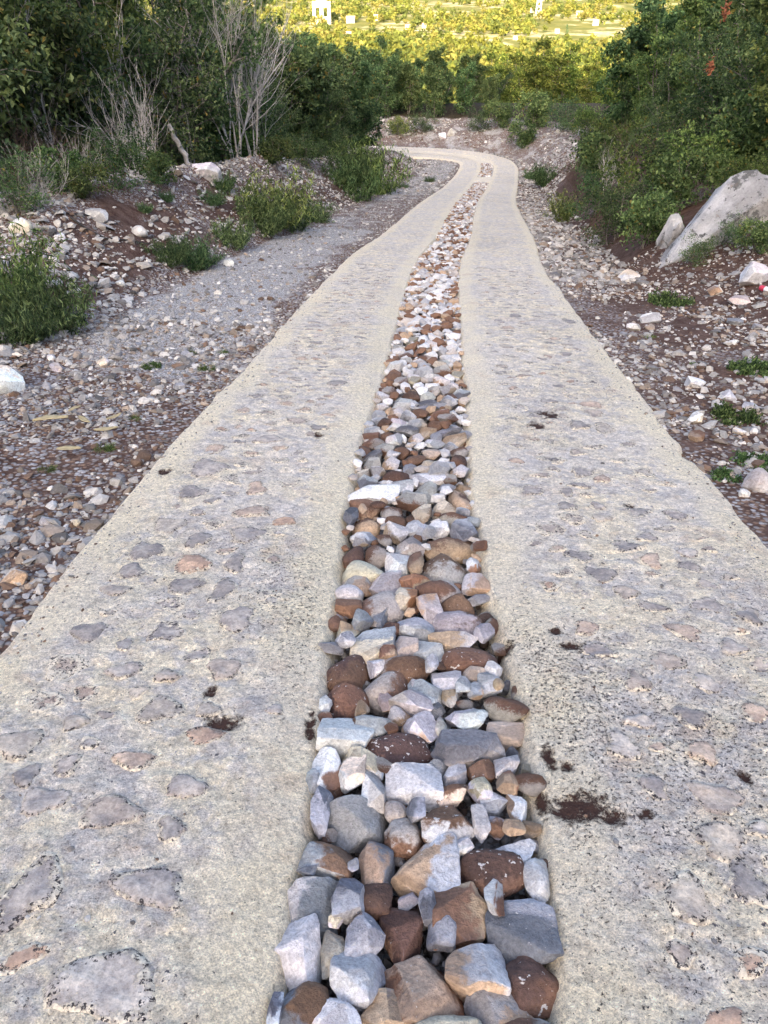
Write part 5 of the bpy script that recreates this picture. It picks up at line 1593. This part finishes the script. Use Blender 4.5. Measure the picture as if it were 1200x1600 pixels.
def su_point(ys, u):
    x, y, _ = at_su(S0 + ys, u)
    return np.array([float(x), float(y), float(H(np.array([x]), np.array([y]))[0])])
p = su_point(20.5, -5.85); print('bare', frame_xy(p))
inst('t', 'bare_tree', 'bare', tuple(p), .4, 1.0, 'leafless bleached tree of many thin stems behind the white boulder', 'tree', None, ('stems', 'twigs'))
PT['bare2'] = bare_tree(45, 5, 3.9, .35, 3, .030)
p = su_point(21.6, -5.7); print('bare2', frame_xy(p))
inst('t', 'bare_tree', 'bare2', tuple(p), 1.4, 1.0, 'smaller leafless pale tree right of the many-stemmed one', 'tree', None, ('stems', 'twigs'))
PT['sapling'] = bare_tree(34, 3, 2.6, .25, 2, .016)
for ys, u, sc, lab in ((13.2, -6.7, 1.0, 'thin grey sapling left of the dry brush tangle'),
                       (16.0, -6.3, 1.2, 'leafless grey sapling between the brush and the log'), (18.8, -6.3, 1.3, 'leafless grey sapling just left of the bleached tree'),
                       (24.0, -6.2, 1.2, 'leafless grey sapling right of the bleached trees')):
    inst('t', 'sapling', 'sapling', tuple(su_point(ys, u)), ys * 2.1, sc, lab, 'tree', None, ('stems', 'twigs'))
PT['brush'] = bare_tree(35, 14, 1.2, 1.1, 2, .009)
for px, py, sc, lab in ((235, 255, 1.3, 'tangle of dry grey brush at the forest edge left of the log'), (60, 320, .6, 'reddish dry brush at the far left forest edge'), (950, 300, .9, 'dry brown brush hanging on the right bank'), (130, 290, .6, 'dry twiggy brush behind the berm at left')):
    p = su_point(14.0, -5.7) if px == 235 else ground_at(px, py)[0]
    inst('t', 'dry_brush', 'brush', tuple(p), px * .1, sc, lab, 'brush', None, ('stems', 'twigs'))

PT['brown_brush'] = bare_tree(37, 16, 1.2, 1.0, 2, .009, M_TWIG)
for px, py, sc, lab in ((905, 300, 1.0, 'brown dry brush at the bank foot below the bend'), (935, 262, 1.2, 'brown dry brush half way up the right bank'), (990, 275, 1.1, 'brown dry brush among the shrubs of the right bank'),
                        (1130, 250, .9, 'brown dry brush above the big slab'), (20, 300, .9, 'brown dry brush at the left edge of the picture'), (75, 295, .8, 'brown dry brush left of the bright green bush')):
    inst('t', 'dry_brush', 'brown_brush', tuple(ground_at(px, py)[0]), px * .1, sc, lab, 'brush', None, ('stems', 'twigs'))

# logs, stakes and fallen branches
def stick(name, a, b, r0, r1, label, mat, cat, sides=8, bend=.06, seed=0):
    rng = np.random.RandomState(seed)
    a = np.array(a); b = np.array(b)
    P = np.linspace(a, b, 9); ln = np.linalg.norm(b - a)
    P[1:-1] += rng.randn(7, 3) * ln * bend * .3
    V, F = tubes([(P, np.linspace(r0, r1, 9) * rng.uniform(.9, 1.1, 9))], sides)
    # closed ends
    n = len(V)
    V = np.vstack([V, P[0], P[-1]])
    me = bpy.data.meshes.new(name)
    faces = [tuple(int(i) for i in f) for f in F] + [(n, (k + 1) % sides, k) for k in range(sides)] + [(n + 1, n - sides + k, n - sides + (k + 1) % sides) for k in range(sides)]
    me.from_pydata([tuple(v - P[0]) for v in V], [], faces)
    for pl in me.polygons: pl.use_smooth = True
    o = obj(name, me, mat, loc=tuple(P[0]))
    tag(o, label, cat)
    return o
p = su_point(17.3, -5.85)
stick('log', p, p + np.array([-.42, .15, .92]), .06, .05, 'pale dead log leaning into the thicket beside the white boulder', M_BARE, 'log', seed=1)
p, t = ground_at(545, 250)
stick('stake', p + np.array([0, 0, -.1]), p + np.array([.02, 0, .55]), .045, .04, 'short pale stump standing on the far berm', M_BARE, 'stump', seed=2)
def ground_path(pts, lift):
    return [ground_at(a, b)[0] + np.array([0, 0, lift]) for a, b in pts]
def branch_on_ground(pts, r, label, mat, seed):
    P = np.array(ground_path(pts, r * 1.5))
    V, F = tubes([(P, np.linspace(r, r * .5, len(P)))], 6)
    me = mesh_np('fallen_branch', V - P[0], F)
    o = obj('fallen_branch', me, mat, loc=tuple(P[0])); tag(o, label, 'branch')
branch_on_ground([(110, 342), (135, 360), (165, 375), (200, 378), (240, 385)], .016, 'long dark fallen branch lying across the berm at left', M_PIPE, 3)
branch_on_ground([(105, 335), (135, 338), (160, 346), (185, 352)], .012, 'second dark fallen branch above the long one', M_PIPE, 4)

# curled dry leaves on the left shoulder
def dry_leaf(px, py, wpx, ang, label, seed):
    p, t = ground_at(px, py)
    L = wpx / FPX * t
    rng = np.random.RandomState(seed)
    nu, nv = 9, 5
    V = []; F = []
    for i in range(nu):
        f = i / (nu - 1)
        hw = .20 * L * math.sin(math.pi * min(.97, .04 + f)) ** .7
        for j in range(nv):
            g = (j / (nv - 1) - .5) * 2
            V.append(((f - .5) * L, g * hw + .02 * L * math.sin(f * 7), .015 + .10 * L * math.sin(f * 3 + seed) * .5 + .10 * L * g * g * (.4 + rng.rand() * .3)))
    for i in range(nu - 1):
        for j in range(nv - 1):
            a = i * nv + j; F.append((a, a + nv, a + nv + 1, a + 1))
    me = mesh_np('dry_leaf', np.array(V), np.array(F))
    o = obj('dry_leaf', me, M_DRY, loc=(p[0], p[1], p[2] + .03), rot=(R(-8), 0, ang))
    mod = o.modifiers.new('thickness', 'SOLIDIFY'); mod.thickness = .003
    tag(o, label, 'leaf')
for k, (px, py, wp, an, lab) in enumerate(((82, 666, 52, .2, 'long dry yellow leaf on the left shoulder, leftmost'), (120, 648, 24, 1.1, 'dry leaf standing up at the top of the group'),
        (133, 665, 26, -.6, 'small dry leaf right of the longest one'), (181, 660, 26, .9, 'dry leaf beside the small grass tuft'), (168, 680, 36, .1, 'flat dry leaf below the grass tuft'), (110, 712, 40, -.15, 'dry brownish leaf left of the bright grass tuft'))):
    dry_leaf(px, py, wp, an, lab, k)

# crushed can at the right edge
p, t = ground_at(1193, 456)
can = empty('drink_can', (p[0], p[1], p[2] + .035), .5)
def lathe(prof, n=20):
    V = []; F = []
    for (r, z) in prof:
        for k in range(n):
            a = 2 * math.pi * k / n; V.append((r * math.cos(a), r * math.sin(a), z))
    for i in range(len(prof) - 1):
        for k in range(n):
            F.append((i * n + k, i * n + (k + 1) % n, (i + 1) * n + (k + 1) % n, (i + 1) * n + k))
    return np.array(V), np.array(F)
V, F = lathe([(.001, -.055), (.024, -.058), (.031, -.05), (.033, -.04), (.033, .012)]); V[:, 0] *= 1 - .15 * np.sin(V[:, 2] * 40)
b_ = obj('body', mesh_np('body', V, F), M_RED, can, rot=(R(90), 0, 0))
V, F = lathe([(.033, .012), (.033, .04), (.028, .056), (.027, .06), (.001, .057)])
obj('top', mesh_np('top', V, F), M_WHITE, can, rot=(R(90), 0, 0))
tag(can, 'small red and white drink can lying on red soil at the right edge', 'can')

# ------------------------------------------------------------------ the sunlit valley
rng = np.random.RandomState(12)
def valley_trees(name, n, gen, label):
    P, Fs, Cs = [], [], []
    per = 32
    xs, ys, hs = gen(n)
    n = len(xs)
    zs = H(xs, ys)
    d = rng.randn(n, per, 3); d /= np.linalg.norm(d, axis=2)[:, :, None]
    rad = rng.rand(n, per, 1) ** .4
    pos = d * rad * np.array([.55, .55, .48]) * hs[:, None, None] * rng.uniform(.8, 1.25, (n, 1, 3))
    pos[:, :, 2] += .5 * hs[:, None]
    pos += np.stack([xs, ys, zs], 1)[:, None, :]
    tint = np.array([(0.10, 0.125, 0.03), (0.14, 0.155, 0.035), (0.075, 0.10, 0.03), (0.17, 0.17, 0.045)])[rng.randint(0, 4, n)]
    cols = tint[:, None, :] * rng.uniform(.7, 1.35, (n, per, 1))
    V, F, C = leaves(rng, pos.reshape(-1, 3), 1.0, cols.reshape(-1, 3), narrow=.8)
    # scale leaf clumps with tree size
    ctr = V.reshape(-1, 4, 3).mean(1, keepdims=True)
    V = (ctr + (V.reshape(-1, 4, 3) - ctr) * np.repeat(hs * .40, per)[:, None, None]).reshape(-1, 3)
    me = mesh_np(name, V, F, False); attr_c(me, 'col', C)
    o = obj(name, me, M_LEAF); tag(o, label, 'trees', kind='stuff')
def gen_mid(n):     # closed yellow-green wood in front of the village
    d = 300 + 260 * rng.rand(n); px = rng.uniform(420, 1100, n)
    x = (px - 600) / FPX * d / 1.1; y = d
    k = (px > 500) | (rng.rand(n) < .4)
    return x[k], y[k], rng.uniform(6, 11, k.sum())
def gen_far(n):     # hedges and copses between the fields
    y = np.exp(rng.uniform(math.log(540), math.log(2600), n)); x = rng.uniform(-.3, .55, n) * y
    k = n2(x, y * .7, 0.012, 91, 4) + rng.normal(0, .07, n) > -0.03
    return x[k], y[k], rng.uniform(3, 7.5, k.sum()) * (1 + y[k] / 4000)
valley_trees('valley_woodland', 1500, gen_mid, 'sunlit yellow-green woodland on the valley floor')
valley_trees('valley_scrub', 7500, gen_far, 'sunlit hedges and scrub between the far fields')

def box(name, lo, hi, mat, parent):
    lo = np.array(lo, float); hi = np.array(hi, float)
    V = np.array([[(lo, hi)[(i >> k) & 1][k] for k in range(3)] for i in range(8)])
    F = np.array([(0, 2, 3, 1), (4, 5, 7, 6), (0, 1, 5, 4), (2, 6, 7, 3), (0, 4, 6, 2), (1, 3, 7, 5)])
    return obj(name, mesh_np(name, V, F, False), mat, parent)
def house(px, py, wpx, hpx, label, roof=True, name='house'):
    p, t = ground_at(px, py)
    wv = wpx * .5 / FPX * t; hv = hpx * .7 / FPX * t
    e = empty(name, tuple(p), rng.uniform(-.3, .3))
    box('wall', (-wv / 2, -wv * .35, -1), (wv / 2, wv * .35, hv * .68), M_WALL, e)
    for sx in (-.28, .25):
        box('window', (sx * wv - wv * .06, -wv * .35 - .06, hv * .25), (sx * wv + wv * .06, -wv * .35 + .1, hv * .48), M_DARK, e)
    h0, h1 = hv * .68, hv
    V = np.array([(-.55, -.40, 0), (.55, -.40, 0), (.55, .40, 0), (-.55, .40, 0), (-.55, 0, 1), (.55, 0, 1)]) * np.array([wv, wv, h1 - h0]) + np.array([0, 0, h0])
    me = bpy.data.meshes.new('roof')
    me.from_pydata([tuple(v) for v in V], [], [(0, 1, 5, 4), (2, 3, 4, 5), (1, 2, 5), (3, 0, 4), (3, 2, 1, 0)])
    obj('roof', me, M_ROOF, e)
    tag(e, label, 'house')
house(548, 36, 26, 14, 'pale low house right of the tower-like building in the valley', False)
house(590, 32, 24, 12, 'second pale house in the valley row', False)
house(637, 46, 16, 10, 'small white house below the hedge in the valley', False)
house(663, 44, 14, 10, 'small white house at the end of the valley row', False)
house(545, 62, 16, 16, 'small white house just above the dark trees at left', False)
house(772, 45, 12, 8, 'tiny white house in the middle of the valley', False)
house(834, 20, 22, 9, 'pale house at the foot of the mast in the valley', False)
house(870, 52, 14, 9, 'white house beside the dark round tree in the valley', True)
house(905, 24, 20, 9, 'white house high up on the right of the valley', True)
house(930, 40, 18, 12, 'pale house among straw fields at the right of the valley', True)
house(805, 62, 14, 8, 'white house in the straw field right of centre', False)
# tall pale building with two openings
p, t = ground_at(503, 38); k = t / FPX
e = empty('tower_building', tuple(p), 0)
box('wall', (-14 * k, 0, -1), (-9 * k, 12 * k, 24 * k), M_WALL, e); box('pier', (-3 * k, 0.03, -1), (3 * k, 12 * k, 24 * k), M_WALL, e); box('wall', (9 * k, 0, -1), (14 * k, 12 * k, 24 * k), M_WALL, e)
box('base_wall', (-14.2 * k, -.3, -1), (14.2 * k, 12.2 * k, 10 * k), M_WALL, e); box('lintel', (-14.2 * k, -.3, 22 * k), (14.2 * k, 12.2 * k, 30 * k), M_WALL, e)
box('tower', (-8 * k, 1, 29.9 * k), (8 * k, 10 * k, 42 * k), M_WALL, e)
tag(e, 'tall pale building with two high openings in the sunlit valley at left', 'building')
# lattice mast
p, t = ground_at(841, 22); k = t / FPX
e = empty('mast', tuple(p), 0)
legs = []
for sx in (-1, 1):
    for sy in (-1, 1):
        V, F = tubes([(np.array([(sx * 4 * k, sy * 4 * k, 0), (sx * 1.2 * k, sy * 1.2 * k, 60 * k)]), np.array([.45 * k, .35 * k]))], 4)
        obj('leg', mesh_np('leg', V, F), M_METAL, e)
br = []
for i in range(9):
    z0, z1 = i * 6.5 * k, (i + 1) * 6.5 * k
    w0, w1 = (4 - 2.8 * i / 9) * k, (4 - 2.8 * (i + 1) / 9) * k
    for sy in (-1, 1):
        br.append((np.array([(-w0, sy * w0, z0), (w1, sy * w1, z1)]), np.array([.3 * k, .3 * k]))); br.append((np.array([(w0, sy * w0, z0), (-w1, sy * w1, z1)]), np.array([.3 * k, .3 * k])))
V, F = tubes(br, 4); obj('bracing', mesh_np('bracing', V, F), M_METAL, e)
tag(e, 'grey lattice mast rising from the valley at the top of the picture', 'mast')
# a dark round tree alone among the fields
p, t = ground_at(886, 54)
inst('t', 'dark_tree', 'dark', tuple(p), 0, 18 / FPX * t / 5.2, 'single dark tree standing among the pale fields', 'tree')

# dead orange leaves on two trees of the right bank
for px, py, dep, lab in ((1110, 104, 13, 'spray of dead orange leaves hanging in the green at the right'), (1134, 18, 13, 'spray of dead orange leaves near the top right corner')):
    r_ = np.random.RandomState(int(px))
    pos = r_.randn(40, 3) * np.array([.035, .035, .06])
    V, F, C = leaves(r_, pos, .08, np.tile((0.4, 0.14, 0.06), (40, 1)))
    o = obj('dead_spray', mesh_np('dead_spray', V, F, False), M_ORANGE, loc=tuple(at_depth(px, py, dep)))
    tag(o, lab, 'dead leaves')

tot = 0; seen = set()
for o in scene.objects:
    if o.type == 'MESH' and o.data.name not in seen:
        seen.add(o.data.name); tot += sum(len(p_.vertices) - 2 for p_ in o.data.polygons) if len(o.data.polygons) < 2000 else len(o.data.loops) - 2 * len(o.data.polygons)
print('triangles', tot, 'objects', len(scene.objects))
